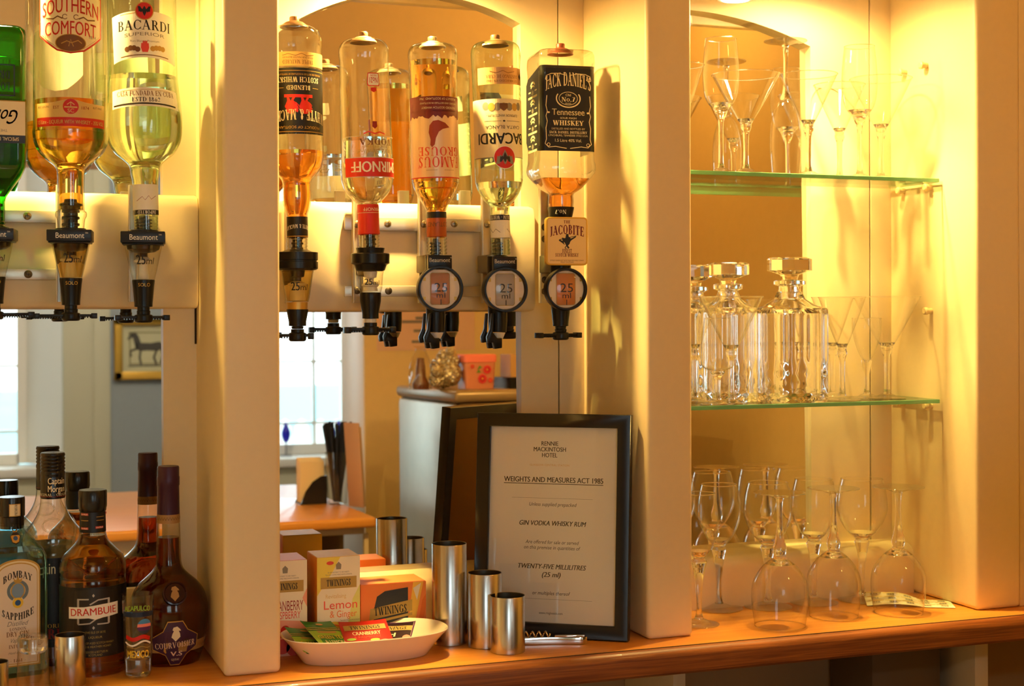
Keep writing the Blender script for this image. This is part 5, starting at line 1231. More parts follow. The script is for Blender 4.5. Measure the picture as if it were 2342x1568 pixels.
cv = Canvas().poly(NAP_S, TANF, 0)
cv.mesh('medallion_print', None, lambda x, y, off: tuple(Mm @ Vector((x * k, y * k, 0.0017 + off))), t, curved=False)

# printed shot glass
px = counter_px(316, 1552, 28); k = px.k
SHP = [(36, 1357), (34.5, 1400), (31.5, 1500), (29.5, 1538), (27, 1542), (0, 1542)]
t = thing('shot_glass', px.loc, 'tall souvenir shot glass with coloured print, in front of the round dark bottle', 'shot glass')
MB().lathe(px.pr(SHP), 48).build('glass', BOTTLEG, t)
MB().lathe(px.pr([(0, 1503), (28.5, 1503), (27.2, 1538), (0, 1540)]), 40).build('thick_base', SOLIDG, t)
cv = Canvas().text('MEXICO', 0, -58, 17, I['yellow'], 0, w=54, bold=.04).rect(-26, -12, 36, 38, I['blue'], 0)
cv.line([(x, -34 + 5 * math.sin(x / 9)) for x in range(-33, 34, 3)], 4, I['white'], 0).line([(x, -22 + 3 * math.sin(x / 7)) for x in range(-30, 31, 3)], 9, I['red'], 0).line([(x, -43 + 2 * math.sin(x / 5)) for x in range(-30, 31, 3)], 1.6, I['khaki'], 0)
cv.text('ACAPULCO', -2, 44, 12, I['lgreen'], 1, w=60, bold=.03, arc=3).rect(-40, 40, 26, 37, mat('deep_blue_print', S(24, 40, 70), 0.4), 0)
cv.ell(15, 4, 17, 17, mat('sky_blue_print', S(70, 140, 200), 0.4), 0, 36, 20, 160).poly([(-1, 10), (31, 10), (32, 3), (-2, 3)], I['pink'], 1).poly([(-2, 3), (32, 3), (30, -5), (0, -5)], I['purple'], 1).ell(15, 4, 17, 17, I['navy'], 0, 36, 200, 340)
cv.mesh('print', None, px.pmap(SHP[:4], 1430, 0), t, step=5)

# steel thimble measures
def thimble(ax, ytop, ybase, hw, label):
    p = counter_px(ax, ybase, hw); t = thing('thimble_measure', p.loc, label, 'spirit measure', 'steel thimble measures')
    R = hw * p.k; top = ytop
    # rim centre height from its front edge
    h = ZE - ZC - (ytop - PCY) * p.k
    MB().lathe([(R * .97, 0), (R, 0.0008), (R, h - 0.0006), (R * .985, h)], 56, cap0=True).build('body', STEEL, t)
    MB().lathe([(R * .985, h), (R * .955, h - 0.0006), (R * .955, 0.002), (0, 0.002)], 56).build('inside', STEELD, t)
    return t
thimble(1028, 1241, 1478, 40, 'tallest steel thimble measure, standing behind the right end of the white dish')
thimble(1109, 1308, 1485, 39, 'middle sized steel thimble measure between the tallest and the shortest in the middle bay')
thimble(1161, 1360, 1498, 40, 'shortest steel thimble measure of the middle bay, in front of the framed notice')
thimble(161, 1447, 1573, 34, 'short steel thimble measure in front of the amber liqueur bottle')
thimble(-16, 1509, 1628, 34, 'steel thimble measure cut off at the bottom left corner of the picture')
# upturned shot glass
px = counter_px(76, 1580, 36); k = px.k
t = thing('shot_glass', px.loc, 'plain upturned shot glass with a thick clear base, in front of the blue gin bottle', 'shot glass')
MB().lathe(px.pr([(0, 1452), (31, 1452), (34, 1457), (34, 1490), (36, 1530), (38.5, 1580)]), 44).build('glass', BOTTLEG, t)
MB().lathe(px.pr([(0, 1455), (31, 1456), (32, 1460), (32, 1484), (26, 1490), (0, 1486)]), 44).build('thick_base', SOLIDG, t)

# tea boxes
def teabox(name, x0, x1, y0, dep, z1, label, face, side, topm, draw, flap=True):
    t = thing(name, ((x0 + x1) / 2, y0, ZC), label, 'tea box', 'tea boxes on the counter')
    w_, h_ = x1 - x0, z1 - ZC
    mb = MB().box(-w_ / 2, w_ / 2, 0, dep, 0, h_)
    o = mb.build('carton', side, t, bevel=0.0006)
    MB().box(-w_ / 2 + .0008, w_ / 2 - .0008, 0.0008, dep - .0008, h_, h_ + 0.0006).build('lid_flap', topm, t)
    cv = Canvas(); q = h_ / 200; draw(cv, w_ / q, 200)
    cv.mesh('front_print', None, lambda x, y, off: (x * q, -off, h_ / 2 + y * q), t, curved=False)
    return t
BOXW = mat('white_card', S(250, 240, 214), 0.45); OCH = mat('tan_brand_band', S(176, 144, 70), 0.45)
def twin(cv, w_, y=45):
    cv.rect(-w_ * .42, w_ * .42, y - 12, y + 12, OCH, 2).text('TWININGS', 0, y, 14, I['black'], 3, w=w_ * .56, font='serif', bold=.05)
    cv.poly([(-5, y + 28), (5, y + 28), (6, y + 38), (0, y + 44), (-6, y + 38)], I['grey'], 2).text('BY APPOINTMENT TO HER MAJESTY', 0, y + 22, 3, I['grey'], 2, w=w_ * .5).text('TEA AND COFFEE MERCHANTS LONDON', 0, y + 17, 3, I['grey'], 2, w=w_ * .62)
def d_lemon(cv, w_, h_):
    cv.rect(-w_ / 2, w_ / 2, -h_ / 2, h_ / 2, BOXW, 0)
    Y1 = mat('lemon_wash', S(246, 222, 90), 0.5); G1 = mat('pale_green_wash', S(224, 226, 130), 0.5)
    cv.poly([(-w_ / 2, 100), (-w_ / 2 + 50, 100), (-w_ / 2 + 34, 70), (-w_ / 2 + 14, 40), (-w_ / 2, 20)], Y1, 1).poly([(w_ / 2, 40), (w_ / 2, -60), (w_ / 2 - 26, -40), (w_ / 2 - 16, 10)], G1, 1)
    cv.ell(-w_ / 2 + 28, 88, 8, 4, I['lred'], 2, 16)
    twin(cv, w_, 46)
    cv.text('Revitalising', -6, 18, 9, I['tan'], 2, w=44).text('Lemon', 4, 0, 19, I['lred'], 2, w=72).text('& Ginger', 10, -20, 15, I['orange'], 2, w=58).text('Two zesty infusions with all natural', 24, -34, 3, I['brown'], 2, w=42)
    cv.ring(-10, -66, 30, 30, 12, I['yellow'], 2, 40, 40, 330).ring(-10, -66, 24, 24, 3, I['orange'], 3, 40, 60, 330).ring(-4, -64, 14, 14, 6, I['tan'], 2, 30, 120, 420)
    for x, y, m in ((-6, -52, I['green']), (-8, -74, I['green']), (-38, -50, I['lred']), (-44, -66, I['lred']), (26, -48, I['lred']), (48, -70, I['orange']), (54, -80, I['green'])): cv.ell(x, y, 5, 3.5, m, 4, 12)
    cv.ell(36, -86, 14, 9, I['yellow'], 3, 16).poly([(20, -88), (24, -66), (28, -64), (28, -80)], I['lred'], 4)
def d_cran(cv, w_, h_):
    cv.rect(-w_ / 2, w_ / 2, -h_ / 2, h_ / 2, BOXW, 0)
    P1 = mat('pink_wash', S(246, 170, 140), 0.5)
    cv.poly([(-w_ / 2, -20), (w_ / 2, -30), (w_ / 2, -100), (-w_ / 2, -100)], P1, 1).poly([(w_ / 2, 40), (w_ / 2 - 10, 20), (w_ / 2, 0)], P1, 1)
    twin(cv, w_, 46)
    cv.text('CRANBERRY', 4, 6, 22, I['dred'], 2, w=w_ * .74).text('& RASPBERRY', -2, -14, 16, I['lred'], 2, w=w_ * .74)
    for x, y, r in ((0, -46, 10), (-22, -56, 14), (22, -50, 7), (-6, -80, 16), (20, -84, 18), (-34, -88, 14), (42, -60, 9)): cv.ell(x, y, r, r, I['lred'] if r > 12 else I['red'], 2, 20)
    cv.poly([(-8, -52), (14, -48), (26, -60), (4, -66)], I['green'], 3).poly([(-20, -40), (-10, -48), (-14, -60), (-24, -54)], I['green'], 3)
def d_eng(cv, w_, h_):
    O1 = mat('orange_box_print', S(238, 132, 60), 0.45); Yb = mat('yellow_swoosh', S(250, 200, 80), 0.45)
    cv.rect(-w_ / 2, w_ / 2, -h_ / 2, h_ / 2, O1, 0)
    cv.poly([(w_ * .18, -100), (w_ * .30, 100), (w_ * .46, 100), (w_ * .34, -20), (w_ * .28, -100)], Yb, 1).poly([(w_ * .32, -100), (w_ * .44, 40), (w_ / 2, 60), (w_ / 2, 20), (w_ * .40, -100)], I['orange'], 2).poly([(w_ * .30, 80), (w_ * .42, 95), (w_ * .36, 40)], BOXW, 2)
    x0, x1 = -w_ * .32, w_ * .22
    cv.poly([(x0, -100), (x1, -100), (x1, 84), (x0 + 40, 76), (x0 + 14, 60), (x0 + 4, 20)], mat('navy_black_tile', S(34, 36, 46), 0.45), 3)
    cv.poly([(x0 - 12, -14), (x1 + 14, 8), (x1 + 14, 44), (x0 - 8, 22)], OCH, 4).poly([(x0 - 12, -28), (x1 + 14, -6), (x1 + 14, 2), (x0 - 12, -20)], OCH, 4)
    cv.text('TWININGS', (x0 + x1) / 2, 15, 26, I['black'], 5, w=(x1 - x0) * .92, font='serif', bold=.05, rot=.055).text('English', (x0 + x1) / 2, -58, 22, I['cream'], 5, w=(x1 - x0) * .5, font='serif')
    cv.text('Breakfast', (x0 + x1) / 2, -84, 20, I['cream'], 5, w=(x1 - x0) * .6, font='serif')
a, b = at(725, 1276, 1.99), at(823, 1267, 1.99)
LEMS = mat('yellow_card_side', S(244, 186, 64), 0.45); LEMT = mat('yellow_white_lid', S(250, 214, 130), 0.45, var=0.25, scale=25)
teabox('tea_box', a.x, b.x, 1.99, 0.062, a.z, 'yellow and white lemon tea box, upright behind the white dish', None, LEMS, LEMT, d_lemon)
c = at(702, 1279, 1.99)
teabox('tea_box', c.x - (b.x - a.x), c.x, 1.99, 0.062, c.z, 'white tea box with red berries, half hidden by the first pillar', None, mat('crimson_card_side', S(206, 46, 40), 0.45), mat('pinkish_lid', S(246, 190, 190), 0.45, var=0.2, scale=25), d_cran)
a, b = at(825, 1338, 2.0), at(1004, 1328, 2.0)
teabox('tea_box', a.x, 0.6175, 2.0, 0.058, a.z, 'low orange breakfast tea box with a black name tile, right of the lemon box', None, mat('orange_card_side', S(232, 120, 60), 0.45), mat('orange_lid', S(240, 150, 84), 0.45), d_eng)

# white oval dish with tea sachets
l, r = at(645, 1440, 1.94), at(1020, 1440, 1.94)
DX, DYc = (l.x + r.x) / 2, 1.943
t = thing('serving_dish', (DX, DYc, ZC), 'white oval china dish holding tea sachets, beside the first pillar', 'dish')
hx, hy = (r.x - l.x) / 2, 0.066
def sup(a_, b_, z, e=2.5, n=72):
    out = []
    for i in range(n):
        q = 2 * pi * i / n; c, s_ = math.cos(q), math.sin(q)
        out.append((a_ * math.copysign(abs(c) ** (2 / e), c), b_ * math.copysign(abs(s_) ** (2 / e), s_), z))
    return out
HZ = 0.036
rings = [sup(hx * .74, hy * .56, 0.0), sup(hx * .76, hy * .60, 0.002), sup(hx * .84, hy * .74, HZ * .42), sup(hx * .93, hy * .88, HZ * .76), sup(hx, hy, HZ), sup(hx * .995, hy * .99, HZ + .0012), sup(hx * .98, hy * .965, HZ), sup(hx * .91, hy * .84, HZ * .72), sup(hx * .80, hy * .66, HZ * .34), sup(hx * .70, hy * .52, 0.006)]
MB().loft(rings).build('dish', mat('white_china', S(240, 232, 214), 0.18, coat=0.4), t, smooth=60)
def sachet(pt, w_, h_, rz, tilt, roll, mbase, draw, label):
    o = thing('tea_sachet', pt, label, 'tea sachet', 'tea sachets in the dish', (tilt, roll, rz))
    n = 8; top = []; bot = []
    mb = MB()
    def H(u, v): return 0.0022 * (1 - (2 * u - 1) ** 4) * (1 - (2 * v - 1) ** 4) + 0.0003
    vs = []; fs = []
    for s in (1, -1):
        for i in range(n + 1):
            for j in range(n + 1):
                u, v = i / n, j / n; vs.append(((u - .5) * w_, (v - .5) * h_, s * H(u, v) + 0.004 * (u - .5) ** 2 * 4 * 0.5))
    N = (n + 1) ** 2
    for i in range(n):
        for j in range(n):
            a_ = i * (n + 1) + j; fs.append((a_, a_ + n + 1, a_ + n + 2, a_ + 1)); fs.append((N + a_, N + a_ + 1, N + a_ + n + 2, N + a_ + n + 1))
    for i in range(n):
        for (p, q2) in (((i * (n + 1)), ((i + 1) * (n + 1))), ((i * (n + 1) + n), ((i + 1) * (n + 1) + n))): fs.append((p, q2, N + q2, N + p))
        fs.append((i, i + 1, N + i + 1, N + i)); fs.append((n * (n + 1) + i, n * (n + 1) + i + 1, N + n * (n + 1) + i + 1, N + n * (n + 1) + i))
    mb.add(vs, fs).build('pouch', mbase, o, smooth=60)
    cv = Canvas(); draw(cv)
    q3 = h_ / 100
    cv.mesh('print', None, lambda x, y, off: (x * q3, y * q3, H(min(max(x * q3 / w_ + .5, 0), 1), min(max(y / 100 + .5, 0), 1)) + 0.002 * (2 * x * q3 / w_) ** 2 + off), o, step=6, base=0.0005)
    return o
GRE = mat('green_foil', S(36, 120, 40), 0.3); REDF = mat('crimson_foil', S(176, 26, 22), 0.3); BLKF = mat('plum_foil', S(40, 20, 32), 0.3)
def d_green(cv):
    cv.rect(-46, 46, -49, 10, I['lgreen'], 0).rect(-46, 46, 14, 16, GOLDF, 0).rect(-46, 46, 20, 22, GOLDF, 0).ell(0, 36, 9, 4, GOLDF, 0, 16).text('GREEN TEA', 0, -12, 12, I['yellow'], 1, w=66).text('& LEMON', 0, -28, 10, I['cream'], 1, w=50).rect(-24, 24, 2, 10, I['khaki'], 1)
def d_redt(cv):
    cv.rect(-40, 40, 18, 34, I['khaki'], 0).text('TWININGS', 0, 26, 11, I['dark'], 1, w=58, font='serif', bold=.04).text('CRANBERRY', 0, 8, 11, I['cream'], 0, w=54, bold=.03).text('& RASPBERRY', 0, -4, 8, I['lred'], 0, w=52)
    for x, y, r_ in ((-26, -26, 12), (4, -30, 13), (30, -24, 12)): cv.ring(x, y, r_, r_ * .8, 4, I['pink'], 0, 24).ell(x, y, 5, 4, I['cream'], 1, 12)
    cv.ell(-32, -10, 9, 4, I['lgreen'], 1, 12).ell(12, -14, 9, 4, I['lgreen'], 1, 12)
def d_blkt(cv):
    cv.frame(-44, 44, -49, 49, 3, I['purple'], 0).rect(-40, 40, 18, 34, I['khaki'], 0).text('TWININGS', 0, 26, 11, I['dark'], 1, w=58, font='serif', bold=.04).text('Earl', -6, 4, 14, I['cream'], 0, w=34, bold=.03).text('Grey', 0, -14, 16, I['cream'], 0, w=44, bold=.03).ell(34, -6, 8, 8, I['pink'], 1, 12)
def dpt(p_x, p_y, Y, z): q = at(p_x, p_y, Y); return (q.x, Y, z)
sachet((DX - hx * .64, DYc + .004, ZC + .026), .052, .066, D2R(20), D2R(22), D2R(10), GRE, d_green, 'green tea sachet lying at the left end of the white dish')
sachet((DX - hx * .44, DYc + .008, ZC + .0315), .052, .066, D2R(24), D2R(24), D2R(9), GRE, d_green, 'green tea sachet overlapping another, left of the red one')
sachet((DX + hx * .04, DYc + .006, ZC + .0255), .066, .072, D2R(-2), D2R(24), 0, REDF, d_redt, 'red cranberry tea sachet in the middle of the white dish')
sachet((DX + hx * .33, DYc + .010, ZC + .0215), .056, .070, D2R(-28), D2R(22), D2R(-3), BLKF, d_blkt, 'dark plum tea sachet at the right, partly under the red one')

# framed notice leaning by the second pillar
fbl = Vector((0.695, 2.0255, ZC)); fbr = Vector((0.880, 1.894, ZC))
ex = (fbr - fbl).normalized(); FW = (fbr - fbl).length; hb, bb = 0.317, 0.030
nb = Vector((-ex.y, ex.x, 0)); nb = nb if nb.y > 0 else -nb
ez = (nb * bb + Vector((0, 0, math.sqrt(hb * hb - bb * bb)))).normalized(); en = ex.cross(ez).normalized()
if en.y > 0: en = -en
t = thing('framed_notice', (0, 0, 0), 'black framed notice about spirit measures, leaning against the second pillar', 'framed notice')
org = (fbl + fbr) / 2 + Vector((0, 0, 0.0018))
t.matrix_world = Matrix(((ex.x, -en.x, ez.x, org.x), (ex.y, -en.y, ez.y, org.y), (ex.z, -en.z, ez.z, org.z), (0, 0, 0, 1)))
b_ = 0.0195; mb = MB(); hw2 = FW / 2; FRB = mat('black_frame', (0.010, 0.009, 0.010), 0.3, bump=0.03, scale=120)
for pts in ([(-hw2, 0), (hw2, 0), (hw2 - b_, b_), (-hw2 + b_, b_)], [(-hw2, hb), (hw2, hb), (hw2 - b_, hb - b_), (-hw2 + b_, hb - b_)], [(-hw2, 0), (-hw2, hb), (-hw2 + b_, hb - b_), (-hw2 + b_, b_)], [(hw2, 0), (hw2, hb), (hw2 - b_, hb - b_), (hw2 - b_, b_)]):
    mb.prism(pts, 0, 0.017)
mb.build('frame', FRB, t, bevel=0.0012)
MB().box(-hw2 + 0.006, hw2 - 0.006, 0.0135, 0.0165, 0.006, hb - 0.006).build('backing_board', mat('brown_hardboard', S(226, 178, 112), 0.7, bump=0.1, scale=200), t, smooth=0)
q = (hb - 2 * b_) / 466
cv = Canvas().rect(-(hw2 - b_) / q - 2, (hw2 - b_) / q + 2, -234, 234, PAPER, 0)
for txt, y, h_, w_ in (('RENNIE', 194, 11, 42), ('MACKINTOSH', 180, 11, 80), ('HOTEL', 166, 11, 38)): cv.text(txt, -10, y, h_, INK, 1, w=w_, bold=.02)
for x in range(-50, 31, 4): pass
cv.text('GLASGOW CENTRAL STATION', -10, 142, 5, I['tan'], 1, w=98)
cv.text('WEIGHTS AND MEASURES ACT 1985', 0, 107, 13, INK, 1, w=246, bold=.025).rect(-123, 123, 96, 97.6, INK, 1)
cv.rect(-102, 98, 62, 62.6, I['grey'], 1).rect(-90, 100, -178, -177.4, I['grey'], 1)
for txt, y, h_, w_, bo in (('Unless supplied prepacked', 48, 9, 116, 0), ('GIN VODKA WHISKY RUM', 3, 12, 164, .025), ('Are offered for sale or served', -42, 9, 130, 0), ('on this premise in quantities of', -55, 9, 138, 0), ('TWENTY-FIVE MILLILITRES', -100, 12, 168, .025), ('(25 ml)', -119, 12, 46, .025), ('or multiples thereof', -163, 9, 92, 0)):
    cv.text(txt, 0, y, h_, INK, 1, w=w_, shear=.22, bold=bo)
cv.text('www.rmghotels.com', 0, -210, 6, INK, 1, w=58)
cv.mesh('notice_sheet', None, lambda x, y, off: (x * q, 0.0082 - off, hb / 2 + y * q), t, curved=False)
MB().box(-hw2 + b_ - .002, hw2 - b_ + .002, 0.0068, 0.0072, b_ - .002, hb - b_ + .002).build('glazing', thin('frame_glazing', (.99, .99, .985), (.9, .9, .88), 0.04, 0.5), t, smooth=0)

# waiter's corkscrew
p0 = on(1180, 1476); p1 = on(1345, 1474)
d = (p1 - p0); L = d.length; ang = math.atan2(d.y, d.x)
t = thing('corkscrew', ((p0.x + p1.x) / 2, (p0.y + p1.y) / 2 + .004, ZC), 'polished steel folding corkscrew lying in front of the framed notice', 'corkscrew', None, (0, 0, ang))
ol = []
for i in range(25):
    u = i / 24; x = (u - .5) * L; ol.append((x, 0.006 * math.sin(pi * u) * .6 + 0.0058 * math.sqrt(max(1 - (2 * u - 1) ** 6, 0))))
for i in range(25):
    u = 1 - i / 24; x = (u - .5) * L; ol.append((x, 0.006 * math.sin(pi * u) * .6 - 0.0058 * math.sqrt(max(1 - (2 * u - 1) ** 6, 0)) - 1e-5))
for s, m, nm in ((0, CHROME, 'handle'), ):
    MB().loft([[(x, y * .8, 0.0006) for x, y in ol], [(x, y, 0.002) for x, y in ol], [(x, y, 0.009) for x, y in ol], [(x, y * .85, 0.0105) for x, y in ol]]).build(nm, m, t, smooth=40)
MB().tube([(-.46 * L + .0345 * i / 40 * L / .08 * 1.05, 0.0042 * math.cos(2 * pi * i / 8), 0.0145 + 0.0042 * math.sin(2 * pi * i / 8)) for i in range(41)], 0.0011, 8).build('worm', CHROME, t)
MB().box(.05 * L, .47 * L, -0.003, 0.003, 0.0107, 0.0135).build('lever_arm', CHROME, t, bevel=0.001)

# ------------------------------------------------------------------ right bay: glass shelves and glasses
SX0, SX1 = 0.9865, 1.4715
YS = 1.985
EDGEG = mat('green_glass_edge', S(140, 214, 160), 0.12, spec=0.8, trans=0.3)
SHG = thin('shelf_glass', (0.965, 0.985, 0.965), (0.80, 0.90, 0.82), 0.05, 0.7)
def shelf(py, label):
    zt = at(2150, py, YS).z; th = 0.006
    t = thing('glass_shelf', ((SX0 + SX1) / 2, YS, zt), label, 'glass shelf', 'glass shelves of the right bay')
    w_ = (SX1 - SX0) / 2
    MB().box(-w_ + .0004, w_ - .0004, 0.0004, 0.134, -0.0002, 0).box(-w_ + .0004, w_ - .0004, 0.0004, 0.134, -th, -th + 0.0002).build('pane', SHG, t, smooth=0)
    mb = MB().box(-w_, w_, 0, 0.003, -th, 0).box(w_ - .003, w_, 0.003, 0.134, -th, 0)
    mb.build('polished_edge', EDGEG, t, smooth=0, bevel=0.0005)
    return zt
ZS1 = shelf(408, 'upper green edged glass shelf of the right bay')
ZS2 = shelf(913, 'lower green edged glass shelf of the right bay')
PEG = mat('cream_shelf_peg', S(238, 216, 160), 0.4)
for i, (pxx, pyy) in enumerate(((2120, 150), (2072, 166), (2130, 431), (2068, 438), (2130, 711), (2130, 927), (2068, 930))):
    tt = at(pxx, pyy, 2.0); dd = ray(pxx, pyy); s_ = 1.477 / dd.x; p = Vector((0, 0, ZE)) + dd * s_
    z = ZS1 - 0.006 - 0.0062 if i in (2, 3) else ZS2 - 0.006 - 0.0062 if i in (5, 6) else p.z
    M = Matrix.Translation((1.4768, p.y, z)) @ Matrix.Rotation(-pi / 2, 4, 'Y')
    o = MB().lathe([(0.0045, 0.0), (0.0045, 0.007), (0.006, 0.0085), (0.006, 0.013), (0.004, 0.0145), (0, 0.0145)], 24, M=M, cap0=True).build('shelf_peg', PEG)
    lab = {0: 'unused front peg near the top of the right bay wall', 1: 'unused rear peg near the top of the right bay wall', 2: 'front peg under the upper glass shelf', 3: 'rear peg under the upper glass shelf', 4: 'single unused peg between the two glass shelves', 5: 'front peg under the lower glass shelf', 6: 'rear peg under the lower glass shelf'}[i]
    tag(o, lab, 'shelf peg', 'shelf pegs on the right bay wall')

def stem_glass(name, loc, bowl, stem, foot_r, label, cat, group, flip=False, emb=None):
    """bowl: (r, z) from its lowest point to the rim; stem: (r, z) from the foot up into the bowl."""
    H = max(z for r, z in bowl)
    t = thing(name, loc, label, cat, group, (pi, 0, 0) if flip else (0, 0, 0))
    if flip: t.location.z += H
    rr, rz = bowl[-1]; tor = MB().lathe(smoothprof(bowl), 48)
    tor.lathe([(rr + 0.0007 * math.cos(a), rz - 0.0004 + 0.0007 * math.sin(a)) for a in [2 * pi * i / 8 for i in range(9)]], 48, 1)
    tor.build('bowl', [GLASSW, SOLIDG], t, smooth=70)
    MB().lathe(smoothprof(stem, 3), 32, cap0=True, cap1=True).build('stem', SOLIDG, t, smooth=70)
    z0 = stem[0][1]
    MB().lathe(smoothprof([(0.0001, 0.0005), (foot_r * .9, 0.0004), (foot_r, 0.0012), (foot_r * .96, 0.0022), (foot_r * .6, 0.0036), (stem[0][0] * 1.6, z0 - 0.001), (stem[0][0], z0)], 3), 48).build('foot', FOOTG, t, smooth=70)
    return t
class Sh:
    """a point on a shelf or the counter under a picture position, with metres per pixel there"""
    def __init__(s, px_, Y, Z): s.k = depth(px_, Y) / F; q = at(px_, 700, Y); s.loc = (q.x, Y, Z); s.Z = Z
def martini(px_, Y, Z, ytop, hw, label, foot=36):
    s = Sh(px_, Y, Z); k = s.k; H = ZE - (ytop - PCY) * k - Z; R = hw * k
    hb = H * 0.42
    bowl = [(0.0015, H * .47), (R * .10, H * .485), (R * .30, H * .575), (R * .65, H * .78), (R, H)]
    stem = [(0.0062, 0.008), (0.0046, 0.016), (0.0040, H * .25), (0.0050, H * .40), (0.0080, H * .455), (R * .17, H * .505), (R * .25, H * .55), (R * .12, H * .525), (0.002, H * .515)]
    return stem_glass('martini_glass', s.loc, bowl, stem, foot * k, label, 'cocktail glass', 'martini glasses on the shelves')
def flute(px_, Y, Z, ytop, hw, label, foot=34, wide=1.2, split=.50):
    s = Sh(px_, Y, Z); k = s.k; H = ZE - (ytop - PCY) * k - Z; R = hw * k
    bowl = [(0.001, H * (split - .06)), (R * .55, H * (split - .02)), (R * 1.02, H * (split + .06)), (R * wide, H * (split + .20)), (R * 1.14, H * .86), (R, H)]
    stem = [(0.0060, 0.008), (0.0042, 0.016), (0.0036, H * .22), (0.0042, H * (split - .12)), (0.0085, H * (split - .065)), (R * .50, H * (split - .024)), (R * .80, H * (split + .016)), (R * .40, H * (split - .005)), (0.002, H * (split - .015))]
    return stem_glass('champagne_flute', s.loc, bowl, stem, foot * k, label, 'champagne flute', 'champagne flutes on the shelves')
# upper shelf
martini(1562, 2.02, ZS1, 150, 50, 'martini glass on the upper shelf, mostly hidden behind the second pillar')
flute(1650, 2.015, ZS1, 90, 35, 'champagne flute on the upper shelf nearest the second pillar')
martini(1707, 2.012, ZS1, 172, 78, 'martini glass on the upper shelf just right of the first flute', 38)
s = Sh(1798, 2.045, ZS1); k = s.k; H = ZE - (94 - PCY) * k - ZS1
stem_glass('wine_glass', s.loc, [(0.001, H * .42), (0.012, H * .46), (0.022, H * .58), (0.025, H * .76), (0.022, H)], [(0.0062, 0.008), (0.0042, 0.016), (0.0034, H * .22), (0.0045, H * .36), (0.009, H * .42), (0.007, H * .44)], 49 * k, 'wine glass upside down on the upper shelf, its foot in the air', 'wine glass', 'wine glasses of the right bay', True)
martini(1850, 2.02, ZS1, 172, 66, 'martini glass on the upper shelf, right of the upside-down glass', 38)
flute(1967, 2.03, ZS1, 108, 34, 'champagne flute on the upper shelf in front of the wall joint')
martini(1921, 2.085, ZS1, 196, 58, 'martini glass at the back of the upper shelf, left of the second flute', 34)
martini(2016, 2.045, ZS1, 182, 70, 'martini glass at the right end of the upper shelf', 36)
# lower shelf
martini(1588, 2.078, ZS2, 680, 56, 'martini glass on the lower shelf, cut off by the second pillar')
martini(1672, 2.010, ZS2, 679, 73, 'martini glass on the lower shelf behind the small sherry glass', 34)
s = Sh(1641, 2.004, ZS2); k = s.k; H = ZE - (728 - PCY) * k - ZS2
stem_glass('sherry_glass', s.loc, [(0.001, H * .37), (30 * k, H * .42), (38 * k, H * .48), (37.5 * k, H * .66), (33 * k, H * .86), (30 * k, H)], [(0.0060, 0.008), (0.0042, 0.014), (0.0040, H * .2), (0.0052, H * .31), (0.011, H * .37), (0.010, H * .39)], 38 * k, 'small sherry glass at the front left of the lower shelf', 'sherry glass', None)
martini(1904, 2.086, ZS2, 681, 48, 'martini glass on the lower shelf right beside the larger decanter', 42)
martini(1926, 2.022, ZS2, 681, 54, 'martini glass on the lower shelf, in front of the one beside the decanter', 42)
s = Sh(1982, 2.05, ZS2); k = s.k; H = ZE - (729 - PCY) * k - ZS2
stem_glass('liqueur_glass', s.loc, [(0.001, H * .45), (14 * k, H * .52), (26 * k, H * .68), (33 * k, H * .86), (33 * k, H)], [(0.0060, 0.008), (0.0042, 0.014), (0.0042, H * .3), (0.0085, H * .45), (0.008, H * .48)], 36 * k, 'narrow tapered glass on the lower shelf between the martini glasses', 'liqueur glass', None)
martini(2028, 2.04, ZS2, 680, 76, 'martini glass at the right end of the lower shelf', 42)
